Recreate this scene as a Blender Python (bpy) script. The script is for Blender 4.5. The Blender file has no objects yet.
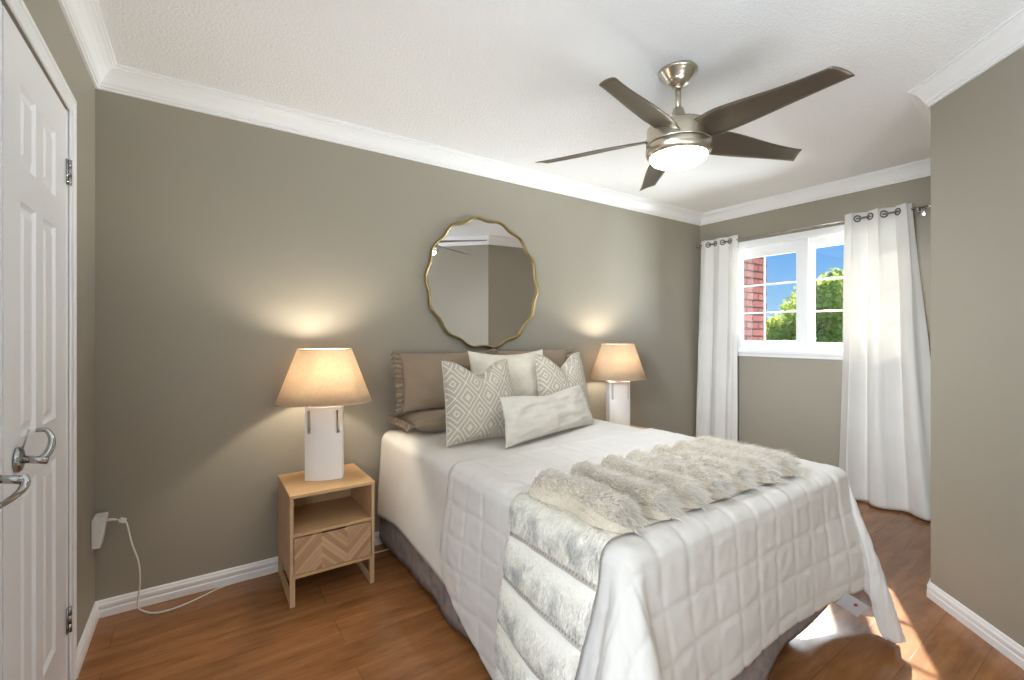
import bpy, bmesh, math, random
import numpy as np
from mathutils import Vector, Matrix, noise

random.seed(7)
rng = np.random.default_rng(7)
PI = math.pi
SC = bpy.context.scene
COL = SC.collection

# ------------------------------------------------------------------ camera
FPX, YAW, CY, EYE = 456.12, 0.6001, 334.38, 1.2548
cam_d = bpy.data.cameras.new('camera')
cam_d.sensor_fit = 'HORIZONTAL'
cam_d.sensor_width = 36.0
cam_d.lens = FPX * 36.0 / 1024.0
cam_d.shift_y = -(340 - CY) / 1024.0
cam_d.clip_start = 0.02
cam = bpy.data.objects.new('camera', cam_d)
cam.location = (0, 0, EYE)
cam.rotation_euler = (PI / 2, 0, -YAW)
COL.objects.link(cam)
SC.camera = cam

# ------------------------------------------------------------------ exposure
SC.view_settings.view_transform = 'Standard'
SC.view_settings.look = 'None'
SC.view_settings.gamma = 1.0
SC.view_settings.use_curve_mapping = False
SC.view_settings.exposure = 0.12
SC.cycles.max_bounces = 10
SC.cycles.diffuse_bounces = 6
SC.cycles.transparent_max_bounces = 12
SC.cycles.caustics_reflective = False
SC.cycles.caustics_refractive = False
SC.cycles.sample_clamp_indirect = 6.0

# ------------------------------------------------------------------ light levels
FAN_GLOW = 32.0
LAMP_WATT = 14.0
SIDE_FILL_WATT = 48.0
CROSS_FILL_WATT = 11.0
CEILING_FILL_WATT = 41.0
LOW_FILL_WATT = 800.0
HIGH_FILL_WATT = 240.0
SUN_POWER = 17.0
SKY_POWER = 1.7

# ------------------------------------------------------------------ sky
W = bpy.data.worlds.new('sky')
SC.world = W
W.use_nodes = True
nt = W.node_tree
nt.nodes.clear()
wo = nt.nodes.new('ShaderNodeOutputWorld')
bg = nt.nodes.new('ShaderNodeBackground')
tc = nt.nodes.new('ShaderNodeTexCoord')
sp = nt.nodes.new('ShaderNodeSeparateXYZ')
rp = nt.nodes.new('ShaderNodeValToRGB')
rp.color_ramp.elements[0].position = 0.0
rp.color_ramp.elements[0].color = (0.25, 0.42, 0.56, 1)
rp.color_ramp.elements[1].position = 0.45
rp.color_ramp.elements[1].color = (0.03, 0.14, 0.50, 1)
e = rp.color_ramp.elements.new(0.17)
e.color = (0.085, 0.25, 0.54, 1)
nt.links.new(tc.outputs['Generated'], sp.inputs[0])
nt.links.new(sp.outputs['Z'], rp.inputs[0])
nt.links.new(rp.outputs[0], bg.inputs[0])
bg.inputs[1].default_value = SKY_POWER
nt.links.new(bg.outputs[0], wo.inputs[0])

# ------------------------------------------------------------------ sun
sd = bpy.data.lights.new('sun', 'SUN')
sd.energy = SUN_POWER
sd.angle = math.radians(0.6)
sd.color = (1.0, 0.93, 0.82)
sun = bpy.data.objects.new('sun', sd)
sun.rotation_euler = Vector((-1.0, -0.52, -0.86)).to_track_quat('-Z', 'Y').to_euler()
COL.objects.link(sun)

# added fill light in the unseen left doorway, to brighten the bed's left side
hd = bpy.data.lights.new('side_fill', 'AREA')
hd.shape = 'RECTANGLE'
hd.size = 0.45
hd.size_y = 1.95
hd.energy = SIDE_FILL_WATT
hd.color = (0.88, 0.95, 1.0)
side_ob = bpy.data.objects.new('side_fill', hd)
side_ob.location = (-0.46, 0.41, 1.02)
side_ob.rotation_euler = Vector((1, 0, 0)).to_track_quat('-Z', 'Z').to_euler()
COL.objects.link(side_ob)

# added fill lamp by the left wall, brightening the window wall and curtains
ed = bpy.data.lights.new('cross_fill', 'AREA')
ed.shape = 'RECTANGLE'
ed.size = 0.45
ed.size_y = 0.6
ed.energy = CROSS_FILL_WATT
ed.color = (0.86, 0.94, 1.0)
ed.spread = math.radians(52)
cross_ob = bpy.data.objects.new('cross_fill', ed)
cross_ob.location = (-0.32, 0.82, 1.90)
cross_ob.rotation_euler = Vector((1, 0.25, -0.24)).to_track_quat('-Z', 'Z').to_euler()
COL.objects.link(cross_ob)

# added upward fill below and behind the camera, brightening the ceiling
fd = bpy.data.lights.new('ceiling_fill', 'AREA')
fd.shape = 'RECTANGLE'
fd.size = 1.0
fd.size_y = 0.8
fd.energy = CEILING_FILL_WATT
fd.color = (0.82, 0.92, 1.0)
up_ob = bpy.data.objects.new('ceiling_fill', fd)
up_ob.location = (0.85, -0.75, 0.78)
up_ob.rotation_euler = Vector((0.0, 0.02, 1)).to_track_quat('-Z', 'Y').to_euler()
COL.objects.link(up_ob)

# added area light outside the window, brightening the back wall and ceiling
yd = bpy.data.lights.new('low_fill', 'AREA')
yd.shape = 'RECTANGLE'
yd.size = 2.2
yd.size_y = 1.6
yd.energy = LOW_FILL_WATT
yd.color = (0.90, 0.96, 1.0)
low_ob = bpy.data.objects.new('low_fill', yd)
low_ob.location = (7.3, 0.95, 0.6)
low_ob.rotation_euler = (Vector((4.13, 1.85, 1.65)) - Vector((7.3, 0.95, 0.6))).to_track_quat('-Z', 'Y').to_euler()
COL.objects.link(low_ob)
# second added area light outside, above the view, brightening the alcove and curtains
kd = bpy.data.lights.new('high_fill', 'AREA')
kd.shape = 'RECTANGLE'
kd.size = 2.0
kd.size_y = 1.4
kd.energy = HIGH_FILL_WATT
kd.color = (0.90, 0.96, 1.0)
high = bpy.data.objects.new('high_fill', kd)
high.location = (7.4, 2.7, 3.7)
high.rotation_euler = (Vector((4.13, 1.80, 1.6)) - Vector((7.4, 2.7, 3.7))).to_track_quat('-Z', 'Y').to_euler()
COL.objects.link(high)

# ------------------------------------------------------------------ helpers
def link(o, parent=None):
    COL.objects.link(o)
    if parent is not None:
        o.parent = parent
    return o

def obj(name, bm, mat, parent=None, smooth=False, loc=(0, 0, 0), rot=(0, 0, 0)):
    me = bpy.data.meshes.new(name)
    bmesh.ops.recalc_face_normals(bm, faces=bm.faces)
    bm.to_mesh(me)
    bm.free()
    if smooth:
        me.polygons.foreach_set('use_smooth', [True] * len(me.polygons))
    if mat is not None:
        me.materials.append(mat)
    o = bpy.data.objects.new(name, me)
    o.location = loc
    o.rotation_euler = rot
    return link(o, parent)

def raw(name, verts, faces, mat, parent=None, smooth=True, loc=(0, 0, 0), rot=(0, 0, 0)):
    me = bpy.data.meshes.new(name)
    me.from_pydata([tuple(v) for v in verts], [], faces)
    if smooth:
        me.polygons.foreach_set('use_smooth', [True] * len(me.polygons))
    me.materials.append(mat)
    me.update()
    o = bpy.data.objects.new(name, me)
    o.location = loc
    o.rotation_euler = rot
    return link(o, parent)

def thing(name, label, cat, loc=(0, 0, 0), rz=0, group=None):
    o = bpy.data.objects.new(name, None)
    o.empty_display_size = 0.05
    o.location = loc
    o.rotation_euler = (0, 0, rz)
    link(o)
    return tag(o, label, cat, group)

def tag(o, label, cat, group=None):
    o['label'] = label
    o['category'] = cat
    if group:
        o['group'] = group
    return o

def struct(o, label=None):
    o['kind'] = 'structure'
    if label:
        o['label'] = label
    return o

def box(bm, x0, x1, y0, y1, z0, z1, bev=0.0, seg=2):
    r = bmesh.ops.create_cube(bm, size=1.0)
    vs = r['verts']
    for v in vs:
        v.co = Vector(((x0 + x1) / 2 + v.co.x * (x1 - x0), (y0 + y1) / 2 + v.co.y * (y1 - y0), (z0 + z1) / 2 + v.co.z * (z1 - z0)))
    if bev > 0:
        es = list({e for v in vs for e in v.link_edges})
        bmesh.ops.bevel(bm, geom=es, offset=bev, segments=seg, profile=0.5, affect='EDGES')
    return vs

def lathe(bm, prof, n=48, c=(0, 0, 0)):
    rings = []
    for r, z in prof:
        rings.append([bm.verts.new((c[0] + r * math.cos(2 * PI * i / n), c[1] + r * math.sin(2 * PI * i / n), c[2] + z)) for i in range(n)])
    for a, b in zip(rings, rings[1:]):
        for i in range(n):
            j = (i + 1) % n
            bm.faces.new((a[i], a[j], b[j], b[i]))
    for rg, (r, z) in ((rings[0], prof[0]), (rings[-1], prof[-1])):
        if r > 1e-4:
            pass
    return rings

def cap(bm, ring):
    bm.faces.new(ring)

def tube(bm, pts, rad, n=10, closed=False, radii=None):
    pts = [Vector(p) for p in pts]
    m = len(pts)
    rings = []
    up = Vector((0, 0, 1))
    prev = None
    for i, p in enumerate(pts):
        if closed:
            t = pts[(i + 1) % m] - pts[i - 1]
        else:
            t = pts[min(i + 1, m - 1)] - pts[max(i - 1, 0)]
        t.normalize()
        if prev is None:
            a = up if abs(t.z) < 0.9 else Vector((1, 0, 0))
            nrm = (a - t * a.dot(t)).normalized()
        else:
            nrm = (prev - t * prev.dot(t)).normalized()
        prev = nrm
        b = t.cross(nrm)
        r = radii[i] if radii else rad
        rings.append([bm.verts.new(p + (nrm * math.cos(2 * PI * k / n) + b * math.sin(2 * PI * k / n)) * r) for k in range(n)])
    rng_ = range(m if closed else m - 1)
    for i in rng_:
        a, b = rings[i], rings[(i + 1) % m]
        for k in range(n):
            j = (k + 1) % n
            bm.faces.new((a[k], a[j], b[j], b[k]))
    if not closed:
        bm.faces.new(rings[0])
        bm.faces.new(rings[-1])

def smooth_path(pts, sub=8):
    P = [Vector(p) for p in pts]
    out = []
    for i in range(len(P) - 1):
        p0, p1, p2, p3 = P[max(i - 1, 0)], P[i], P[i + 1], P[min(i + 2, len(P) - 1)]
        for k in range(sub):
            t = k / sub
            out.append(0.5 * ((2 * p1) + (p2 - p0) * t + (2 * p0 - 5 * p1 + 4 * p2 - p3) * t * t + (3 * p1 - p0 - 3 * p2 + p3) * t ** 3))
    out.append(P[-1])
    return out

def sstep(a, b, x):
    t = min(1, max(0, (x - a) / (b - a)))
    return t * t * (3 - 2 * t)

# ------------------------------------------------------------------ materials
def srgb(r, g, b):
    f = lambda c: (c / 255 / 12.92) if c / 255 <= 0.04045 else ((c / 255 + 0.055) / 1.055) ** 2.4
    return (f(r), f(g), f(b), 1)

class N:
    """small wrapper for building node materials"""
    def __init__(s, name):
        s.m = bpy.data.materials.new(name)
        s.m.use_nodes = True
        s.t = s.m.node_tree
        s.b = s.t.nodes['Principled BSDF']
        s.out = s.t.nodes['Material Output']
    def n(s, kind, **kw):
        nd = s.t.nodes.new('ShaderNode' + kind)
        for k, v in kw.items():
            setattr(nd, k, v)
        return nd
    def l(s, a, b):
        s.t.links.new(a, b)
    def coord(s, which='Object', scale=None, rot=None):
        c = s.n('TexCoord').outputs[which]
        if scale is None and rot is None:
            return c
        mp = s.n('Mapping')
        if scale: mp.inputs['Scale'].default_value = scale
        if rot: mp.inputs['Rotation'].default_value = rot
        s.l(c, mp.inputs['Vector'])
        return mp.outputs[0]
    def noise(s, vec, scale, detail=4, rough=0.5):
        nd = s.n('TexNoise')
        nd.inputs['Scale'].default_value = scale
        nd.inputs['Detail'].default_value = detail
        nd.inputs['Roughness'].default_value = rough
        s.l(vec, nd.inputs['Vector'])
        return nd.outputs['Fac']
    def ramp(s, fac, stops):
        r = s.n('ValToRGB')
        els = r.color_ramp.elements
        while len(els) < len(stops):
            els.new(0.5)
        for e_, (p, c) in zip(els, stops):
            e_.position = p
            e_.color = c
        s.l(fac, r.inputs[0])
        return r.outputs[0]
    def math(s, op, a, b=None, c=None):
        m_ = s.n('Math', operation=op)
        for i, v in enumerate((a, b, c)):
            if v is None: continue
            if isinstance(v, (int, float)):
                m_.inputs[i].default_value = v
            else:
                s.l(v, m_.inputs[i])
        return m_.outputs[0]
    def mix(s, fac, a, b, blend='MIX'):
        m_ = s.n('Mix', data_type='RGBA', blend_type=blend)
        for i, v in ((0, fac), (6, a), (7, b)):
            if isinstance(v, (int, float)):
                m_.inputs[i].default_value = v
            elif isinstance(v, tuple):
                m_.inputs[i].default_value = v
            else:
                s.l(v, m_.inputs[i])
        return m_.outputs[2]
    def bump(s, height, strength=0.2, dist=0.01):
        b = s.n('Bump')
        b.inputs['Strength'].default_value = strength
        b.inputs['Distance'].default_value = dist
        s.l(height, b.inputs['Height'])
        s.l(b.outputs[0], s.b.inputs['Normal'])
    def set(s, color=None, rough=0.5, metal=0.0, spec=0.5):
        if color is not None:
            if isinstance(color, tuple):
                s.b.inputs['Base Color'].default_value = color
            else:
                s.l(color, s.b.inputs['Base Color'])
        s.b.inputs['Roughness'].default_value = rough
        s.b.inputs['Metallic'].default_value = metal
        s.b.inputs['Specular IOR Level'].default_value = spec
        return s

def m_paint(name, col, rough=0.6, bump=0.08, scale=220):
    s = N(name)
    v = s.coord()
    c = s.mix(s.noise(v, 1.5, 3), tuple(x * 0.97 for x in col[:3]) + (1,), tuple(min(1, x * 1.03) for x in col[:3]) + (1,))
    s.set(c, rough, spec=0.3)
    s.bump(s.noise(v, scale, 2), bump, 0.002)
    return s.m

WALL = m_paint('taupe_wall_paint', srgb(157, 151, 137), 0.55)
WHITE = m_paint('white_trim_paint', srgb(240, 240, 240), 0.35, 0.03)
DOORW = m_paint('white_door_paint', srgb(240, 240, 241), 0.4, 0.04)
PLASTIC = m_paint('white_plastic', srgb(232, 230, 226), 0.35, 0.0)
CERAMIC = m_paint('white_ceramic', srgb(240, 236, 232), 0.45, 0.02)

def m_ceiling():
    s = N('stippled_ceiling')
    v = s.coord()
    s.set(srgb(243, 243, 243), 0.85, spec=0.2)
    n1 = s.noise(v, 95, 3, 0.6)
    h = s.ramp(n1, [(0.42, (0, 0, 0, 1)), (0.62, (1, 1, 1, 1))])
    s.bump(h, 0.34, 0.008)
    return s.m
CEIL = m_ceiling()

def m_floor():
    s = N('honey_laminate_floor')
    v = s.coord()
    br = s.n('TexBrick')
    br.offset = 0.37
    br.inputs['Scale'].default_value = 1.0
    br.inputs['Brick Width'].default_value = 1.25
    br.inputs['Row Height'].default_value = 0.1665
    br.inputs['Mortar Size'].default_value = 0.0009
    br.inputs['Mortar Smooth'].default_value = 0.3
    br.inputs['Color1'].default_value = (0.1, 0.1, 0.1, 1)
    br.inputs['Color2'].default_value = (0.9, 0.9, 0.9, 1)
    br.inputs['Mortar'].default_value = (0.5, 0.5, 0.5, 1)
    mp = s.n('Mapping')
    mp.inputs['Location'].default_value = (0.3, 0.0778, 0)
    s.l(v, mp.inputs[0])
    s.l(mp.outputs[0], br.inputs['Vector'])
    mp2 = s.n('Mapping')
    mp2.inputs['Scale'].default_value = (1.0, 5.5, 1)
    s.l(v, mp2.inputs[0])
    off = s.n('VectorMath', operation='ADD')
    s.l(mp2.outputs[0], off.inputs[0])
    sc = s.n('VectorMath', operation='SCALE')
    s.l(br.outputs['Color'], sc.inputs[0])
    sc.inputs['Scale'].default_value = 7.0
    s.l(sc.outputs[0], off.inputs[1])
    n1 = s.noise(off.outputs[0], 3.2, 8, 0.62)
    n2 = s.noise(off.outputs[0], 14, 6, 0.6)
    g = s.mix(0.22, n1, n2)
    col = s.ramp(g, [(0.30, srgb(120, 78, 46)), (0.46, srgb(146, 99, 60)), (0.60, srgb(162, 113, 72)), (0.76, srgb(178, 130, 88))])
    tone = s.ramp(br.outputs['Color'], [(0, (0.86, 0.84, 0.82, 1)), (1, (1.08, 1.06, 1.03, 1))])
    col = s.mix(1.0, col, tone, 'MULTIPLY')
    col = s.mix(br.outputs['Fac'], col, srgb(100, 62, 36))
    s.set(col, 0.2, spec=0.5)
    inv = s.math('SUBTRACT', 1.0, br.outputs['Fac'])
    s.bump(s.math('MULTIPLY_ADD', n2, 0.02, inv), 0.12, 0.0015)
    return s.m
FLOOR = m_floor()

def m_fabric(name, c1, c2, scale=900, rough=0.95, trans=0.0, big=6, bump=0.25, tcol=None):
    s = N(name)
    v = s.coord()
    f = s.mix(0.5, s.noise(v, big, 4), s.noise(v, scale, 2))
    col = s.ramp(f, [(0.3, c1), (0.7, c2)])
    s.set(col, rough, spec=0.15)
    s.b.inputs['Sheen Weight'].default_value = 0.15
    w1 = s.n('TexWave', wave_type='BANDS', bands_direction='X')
    w1.inputs['Scale'].default_value = scale / 3
    w2 = s.n('TexWave', wave_type='BANDS', bands_direction='Z')
    w2.inputs['Scale'].default_value = scale / 3
    s.l(v, w1.inputs[0]); s.l(v, w2.inputs[0])
    h = s.math('ADD', w1.outputs['Fac'], w2.outputs['Fac'])
    s.bump(h, bump, 0.0008)
    if trans > 0:
        tr = s.n('BsdfTranslucent')
        if tcol: tr.inputs[0].default_value = tcol
        else: s.l(col, tr.inputs[0])
        mx = s.n('MixShader')
        mx.inputs[0].default_value = trans
        s.l(s.b.outputs[0], mx.inputs[1])
        s.l(tr.outputs[0], mx.inputs[2])
        s.l(mx.outputs[0], s.out.inputs[0])
    return s.m
CURTAIN = m_fabric('white_curtain_cloth', srgb(236, 233, 228), srgb(244, 242, 238), 700, trans=0.18, bump=0.12)
QUILT = m_fabric('off_white_quilt_cotton', srgb(208, 204, 197), srgb(220, 216, 210), 500, bump=0.1)
SHEET = m_fabric('ivory_coverlet_cotton', srgb(210, 206, 198), srgb(223, 219, 212), 500, bump=0.1)
LINEN = m_fabric('lumbar_linen', srgb(196, 189, 176), srgb(212, 206, 195), 600, big=14, bump=0.3)
TAUPE = m_fabric('taupe_sham_cotton', srgb(148, 130, 110), srgb(160, 143, 122), 600, bump=0.15)
CREAM = m_fabric('cream_boucle', srgb(222, 214, 196), srgb(238, 232, 218), 160, big=30, bump=0.6)
SHADE = m_fabric('linen_lamp_shade', srgb(226, 208, 182), srgb(242, 229, 209), 260, trans=0.58, big=70, bump=0.3)
MATTRESS = m_fabric('mattress_ticking', srgb(220, 218, 214), srgb(230, 228, 224), 400)

def m_skirt():
    s = N('floral_bed_skirt_cloth')
    v = s.coord()
    vo = s.n('TexVoronoi')
    vo.inputs['Scale'].default_value = 16
    s.l(v, vo.inputs['Vector'])
    n_ = s.noise(v, 22, 5)
    base = s.ramp(n_, [(0.35, srgb(118, 112, 112)), (0.5, srgb(146, 138, 134)), (0.68, srgb(166, 152, 146))])
    fl = s.ramp(vo.outputs['Distance'], [(0.0, srgb(150, 106, 100)), (0.30, srgb(156, 122, 114)), (0.36, srgb(130, 124, 122))])
    s.set(s.mix(0.4, base, fl), 0.95, spec=0.1)
    return s.m
SKIRT = m_skirt()

def m_lattice(name, c1, c2, p=0.105):
    """woven diamond lattice in the cushion's own coordinates"""
    s = N(name)
    v = s.coord()
    x = s.n('SeparateXYZ')
    s.l(v, x.inputs[0])
    a = s.math('PINGPONG', x.outputs['X'], p / 2)
    b = s.math('PINGPONG', s.math('ADD', x.outputs['Z'], 1.0), p * 0.62)
    d = s.math('ADD', s.math('DIVIDE', a, p / 2), s.math('DIVIDE', b, p * 0.62))
    ring = s.math('FRACT', s.math('MULTIPLY', d, 2.5))
    line = s.math('LESS_THAN', s.math('ABSOLUTE', s.math('SUBTRACT', ring, 0.5)), 0.11)
    dot = s.math('LESS_THAN', d, 0.10)
    fine = s.n('TexWave', wave_type='BANDS', bands_direction='DIAGONAL')
    fine.inputs['Scale'].default_value = 90
    s.l(v, fine.inputs[0])
    ground = s.mix(fine.outputs['Fac'], c1, tuple(min(1, k * 1.25) for k in c1[:3]) + (1,))
    m_ = s.math('MAXIMUM', line, dot)
    s.set(s.mix(m_, ground, c2), 0.95, spec=0.1)
    s.bump(s.math('ADD', m_, s.math('MULTIPLY', fine.outputs['Fac'], 0.3)), 0.5, 0.002)
    return s.m
LATTICE = m_lattice('woven_diamond_cloth', srgb(172, 164, 149), srgb(224, 218, 207), 0.124)

def m_wood(name, dark, light, axis=(1, 14, 14), rough=0.5):
    s = N(name)
    v = s.coord('Object', axis)
    n1 = s.noise(v, 5, 7, 0.6)
    n2 = s.noise(v, 40, 3, 0.6)
    col = s.ramp(s.mix(0.35, n1, n2), [(0.3, dark), (0.7, light)])
    s.set(col, rough, spec=0.3)
    s.bump(n2, 0.05, 0.001)
    return s.m
OAK_H = m_wood('light_oak_along', srgb(186, 148, 104), srgb(214, 178, 132))
OAK_V = m_wood('light_oak_upright', srgb(184, 150, 112), srgb(210, 178, 138), (14, 14, 1))
DARKWOOD = m_wood('dark_bed_frame', srgb(52, 40, 32), srgb(76, 58, 46))

def m_chevron():
    s = N('chevron_oak_veneer')
    v = s.coord()
    x = s.n('SeparateXYZ')
    s.l(v, x.inputs[0])
    z = s.math('PINGPONG', s.math('ADD', x.outputs['X'], 1.0), 0.118)
    k = s.math('ADD', x.outputs['Z'], z)
    st = s.math('DIVIDE', s.math('ADD', k, 3.0), 0.026)
    idx = s.math('FLOOR', st)
    wn = s.n('TexWhiteNoise', noise_dimensions='2D')
    cb = s.n('CombineXYZ')
    s.l(idx, cb.inputs[0])
    s.l(s.math('FLOOR', s.math('DIVIDE', s.math('ADD', x.outputs['X'], 1.0), 0.118)), cb.inputs[1])
    s.l(cb.outputs[0], wn.inputs['Vector'])
    gr = s.n('CombineXYZ')
    s.l(s.math('MULTIPLY', k, 60), gr.inputs[0])
    s.l(s.math('MULTIPLY', s.math('SUBTRACT', x.outputs['Z'], z), 6), gr.inputs[1])
    grain = s.noise(gr.outputs[0], 3, 4)
    col = s.ramp(s.mix(0.45, wn.outputs['Value'], grain), [(0.2, srgb(166, 128, 94)), (0.8, srgb(206, 172, 136))])
    edge = s.math('LESS_THAN', s.math('FRACT', st), 0.06)
    s.set(s.mix(edge, col, srgb(150, 112, 78)), 0.5, spec=0.3)
    return s.m
CHEVRON = m_chevron()

def m_metal(name, col, rough, aniso=False):
    s = N(name)
    v = s.coord('Object', (3, 3, 160))
    n_ = s.noise(v, 4, 3)
    s.set(s.mix(n_, tuple(k * 0.9 for k in col[:3]) + (1,), col), rough, 1.0)
    return s.m
NICKEL = m_metal('brushed_nickel', srgb(205, 196, 180), 0.28)
CHROME = m_metal('satin_chrome', srgb(176, 176, 176), 0.16)
STEEL = m_metal('rod_steel', srgb(190, 186, 180), 0.25)
DARKRING = m_metal('dark_nickel_grommet', srgb(110, 106, 98), 0.3)
GOLD = m_metal('aged_gold', srgb(164, 142, 94), 0.32)
BLADE = m_metal('nickel_blade_finish', srgb(130, 123, 112), 0.42)
SEAM = N('dark_seam').set((0.02, 0.018, 0.015, 1), 0.6).m
CLOSET_SHADE = N('painted_closet_shade').set((0.015, 0.012, 0.01, 1), 0.7).m  # near-black colour standing in for the unlit closet's shade

def m_mirror():
    s = N('silver_mirror')
    s.set((0.93, 0.93, 0.93, 1), 0.0, 1.0)
    return s.m
MIRROR = m_mirror()

def m_glass():
    s = N('window_glass')
    tr = s.n('BsdfTransparent')
    tr.inputs[0].default_value = (0.97, 0.98, 0.98, 1)
    gl = s.n('BsdfGlossy')
    gl.inputs['Roughness'].default_value = 0.0
    mx = s.n('MixShader')
    mx.inputs[0].default_value = 0.05
    s.l(tr.outputs[0], mx.inputs[1])
    s.l(gl.outputs[0], mx.inputs[2])
    s.l(mx.outputs[0], s.out.inputs[0])
    return s.m
GLASS = m_glass()

def m_emit(name, col, strength):
    s = N(name)
    em = s.n('Emission')
    em.inputs[0].default_value = col
    em.inputs[1].default_value = strength
    s.l(em.outputs[0], s.out.inputs[0])
    return s.m
FANLIGHT = m_emit('fan_light_bowl', (0.98, 0.98, 1.0, 1), FAN_GLOW)
BULB = m_emit('warm_bulb', (1.0, 0.72, 0.42, 1), 12.0)

def m_brick():
    s = N('red_brick')
    v = s.coord()
    mp = s.n('Mapping')
    mp.inputs['Rotation'].default_value = (-PI / 2, 0, 0)
    s.l(v, mp.inputs[0])
    br = s.n('TexBrick')
    br.inputs['Scale'].default_value = 1.0
    br.inputs['Brick Width'].default_value = 0.27
    br.inputs['Row Height'].default_value = 0.088
    br.inputs['Mortar Size'].default_value = 0.011
    br.inputs['Color1'].default_value = srgb(84, 40, 36)
    br.inputs['Color2'].default_value = srgb(104, 58, 52)
    br.inputs['Mortar'].default_value = srgb(28, 14, 12)
    s.l(mp.outputs[0], br.inputs['Vector'])
    n_ = s.noise(v, 25, 4)
    col = s.mix(0.5, br.outputs['Color'], s.ramp(n_, [(0.3, srgb(80, 38, 34)), (0.7, srgb(108, 65, 59))]))
    col = s.mix(br.outputs['Fac'], col, srgb(28, 14, 12))
    s.set(col, 0.9, spec=0.1)
    return s.m
BRICK = m_brick()

def m_leaf(name, a, b, c):
    s = N(name)
    g = s.n('NewGeometry')
    col = s.ramp(g.outputs['Random Per Island'], [(0.0, a), (0.5, b), (1.0, c)])
    s.set(col, 0.6, spec=0.2)
    tr = s.n('BsdfTranslucent')
    s.l(col, tr.inputs[0])
    mx = s.n('MixShader')
    mx.inputs[0].default_value = 0.45
    s.l(s.b.outputs[0], mx.inputs[1])
    s.l(tr.outputs[0], mx.inputs[2])
    s.l(mx.outputs[0], s.out.inputs[0])
    return s.m
LEAF_Y = m_leaf('yellow_green_leaves', srgb(150, 172, 76), srgb(192, 206, 104), srgb(226, 232, 146))
LEAF_G = m_leaf('grey_green_leaves', srgb(134, 158, 116), srgb(182, 200, 152), srgb(218, 228, 190))
BARK = m_wood('tree_bark', srgb(70, 56, 44), srgb(104, 86, 68), (10, 10, 1), 0.9)
GRASS = m_fabric('lawn_grass', srgb(70, 100, 44), srgb(110, 140, 66), 30)

def m_fur():
    s = N('cream_fur_hair')
    g = s.n('NewGeometry')
    v = s.coord()
    n_ = s.noise(v, 26, 3)
    r = s.mix(0.45, g.outputs['Random Per Island'], n_)
    col = s.ramp(r, [(0.18, srgb(210, 200, 182)), (0.34, srgb(238, 233, 223)), (0.58, srgb(249, 247, 243)), (1.0, srgb(253, 252, 251))])
    s.set(col, 0.7, spec=0.2)
    tr = s.n('BsdfTranslucent')
    s.l(col, tr.inputs[0])
    mx = s.n('MixShader')
    mx.inputs[0].default_value = 0.35
    s.l(s.b.outputs[0], mx.inputs[1])
    s.l(tr.outputs[0], mx.inputs[2])
    s.l(mx.outputs[0], s.out.inputs[0])
    return s.m
FUR = m_fur()

def m_furflat():
    """short hanging fur: cream with grey mottling that sits in the lower half of each strip"""
    s = N('cream_grey_fur_hair')
    v = s.coord()
    at = s.n('Attribute', attribute_name='grey')
    g = s.n('NewGeometry')
    st = s.coord('Object', (14, 14, 9))
    n_ = s.noise(st, 1.4, 4, 0.6)
    patch = s.ramp(n_, [(0.42, (0, 0, 0, 1)), (0.62, (1, 1, 1, 1))])
    k = s.math('MULTIPLY', at.outputs['Fac'], patch)
    cream = s.ramp(g.outputs['Random Per Island'], [(0.0, srgb(222, 216, 202)), (1.0, srgb(242, 239, 231))])
    grey = s.ramp(g.outputs['Random Per Island'], [(0.0, srgb(176, 173, 165)), (1.0, srgb(212, 209, 202))])
    col = s.mix(k, cream, grey)
    s.set(col, 0.75, spec=0.15)
    return s.m
FURFLAT = m_furflat()
FURSKIN = m_fabric('cream_fur_underhair', srgb(186, 172, 152), srgb(216, 207, 190), 120)
SUEDE = m_fabric('fur_throw_backing', srgb(186, 178, 166), srgb(204, 197, 186), 300)
FURDARK = m_fabric('fur_strip_seam', srgb(150, 142, 128), srgb(182, 175, 162), 300)
CORDMAT = N('white_cord_rubber').set(srgb(230, 226, 216), 0.5).m
CARD = N('grey_care_label').set(srgb(182, 180, 180), 0.8).m
REDDOT = N('red_print').set(srgb(150, 60, 52), 0.7).m

# ------------------------------------------------------------------ room shell
XL, YB, XR = -0.3824, 2.7064, 4.1342          # left wall, headboard wall, window wall
CORN = Vector((2.878, 0.668))                 # convex corner on the right
ANG = Vector((-0.688, -0.741)).normalized()
ENDP = CORN + ANG * 2.3
YR = -3.0
HC = 2.44

bm = bmesh.new(); box(bm, XL - 1.6, XR + 0.2, YR - 0.1, YB + 0.12, -0.06, 0); fl = obj('floor', bm, FLOOR)
struct(fl)
bm = bmesh.new(); box(bm, XL - 1.6, XR + 0.2, YR - 0.1, YB + 0.12, HC, HC + 0.08); struct(obj('ceiling', bm, CEIL))
bm = bmesh.new(); box(bm, XL - 0.15, XR + 0.2, YB, YB + 0.12, 0, HC); struct(obj('wall_back', bm, WALL))
# left wall, with the double closet doors (0.905..2.204) and an unseen doorway added for the side fill (-0.75..0.62)
DO0, DO1, DH = 0.905, 2.206, 2.045
HO0, HO1 = -0.75, 0.64
bm = bmesh.new()
box(bm, XL - 0.12, XL, DO1, YB, 0, HC)
box(bm, XL - 0.12, XL, DO0, DO1, DH, HC)
box(bm, XL - 0.12, XL, HO1, DO0, 0, HC)
box(bm, XL - 0.12, XL, HO0, HO1, DH, HC)
box(bm, XL - 0.12, XL, YR, HO0, 0, HC)
struct(obj('wall_left', bm, WALL))
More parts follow.
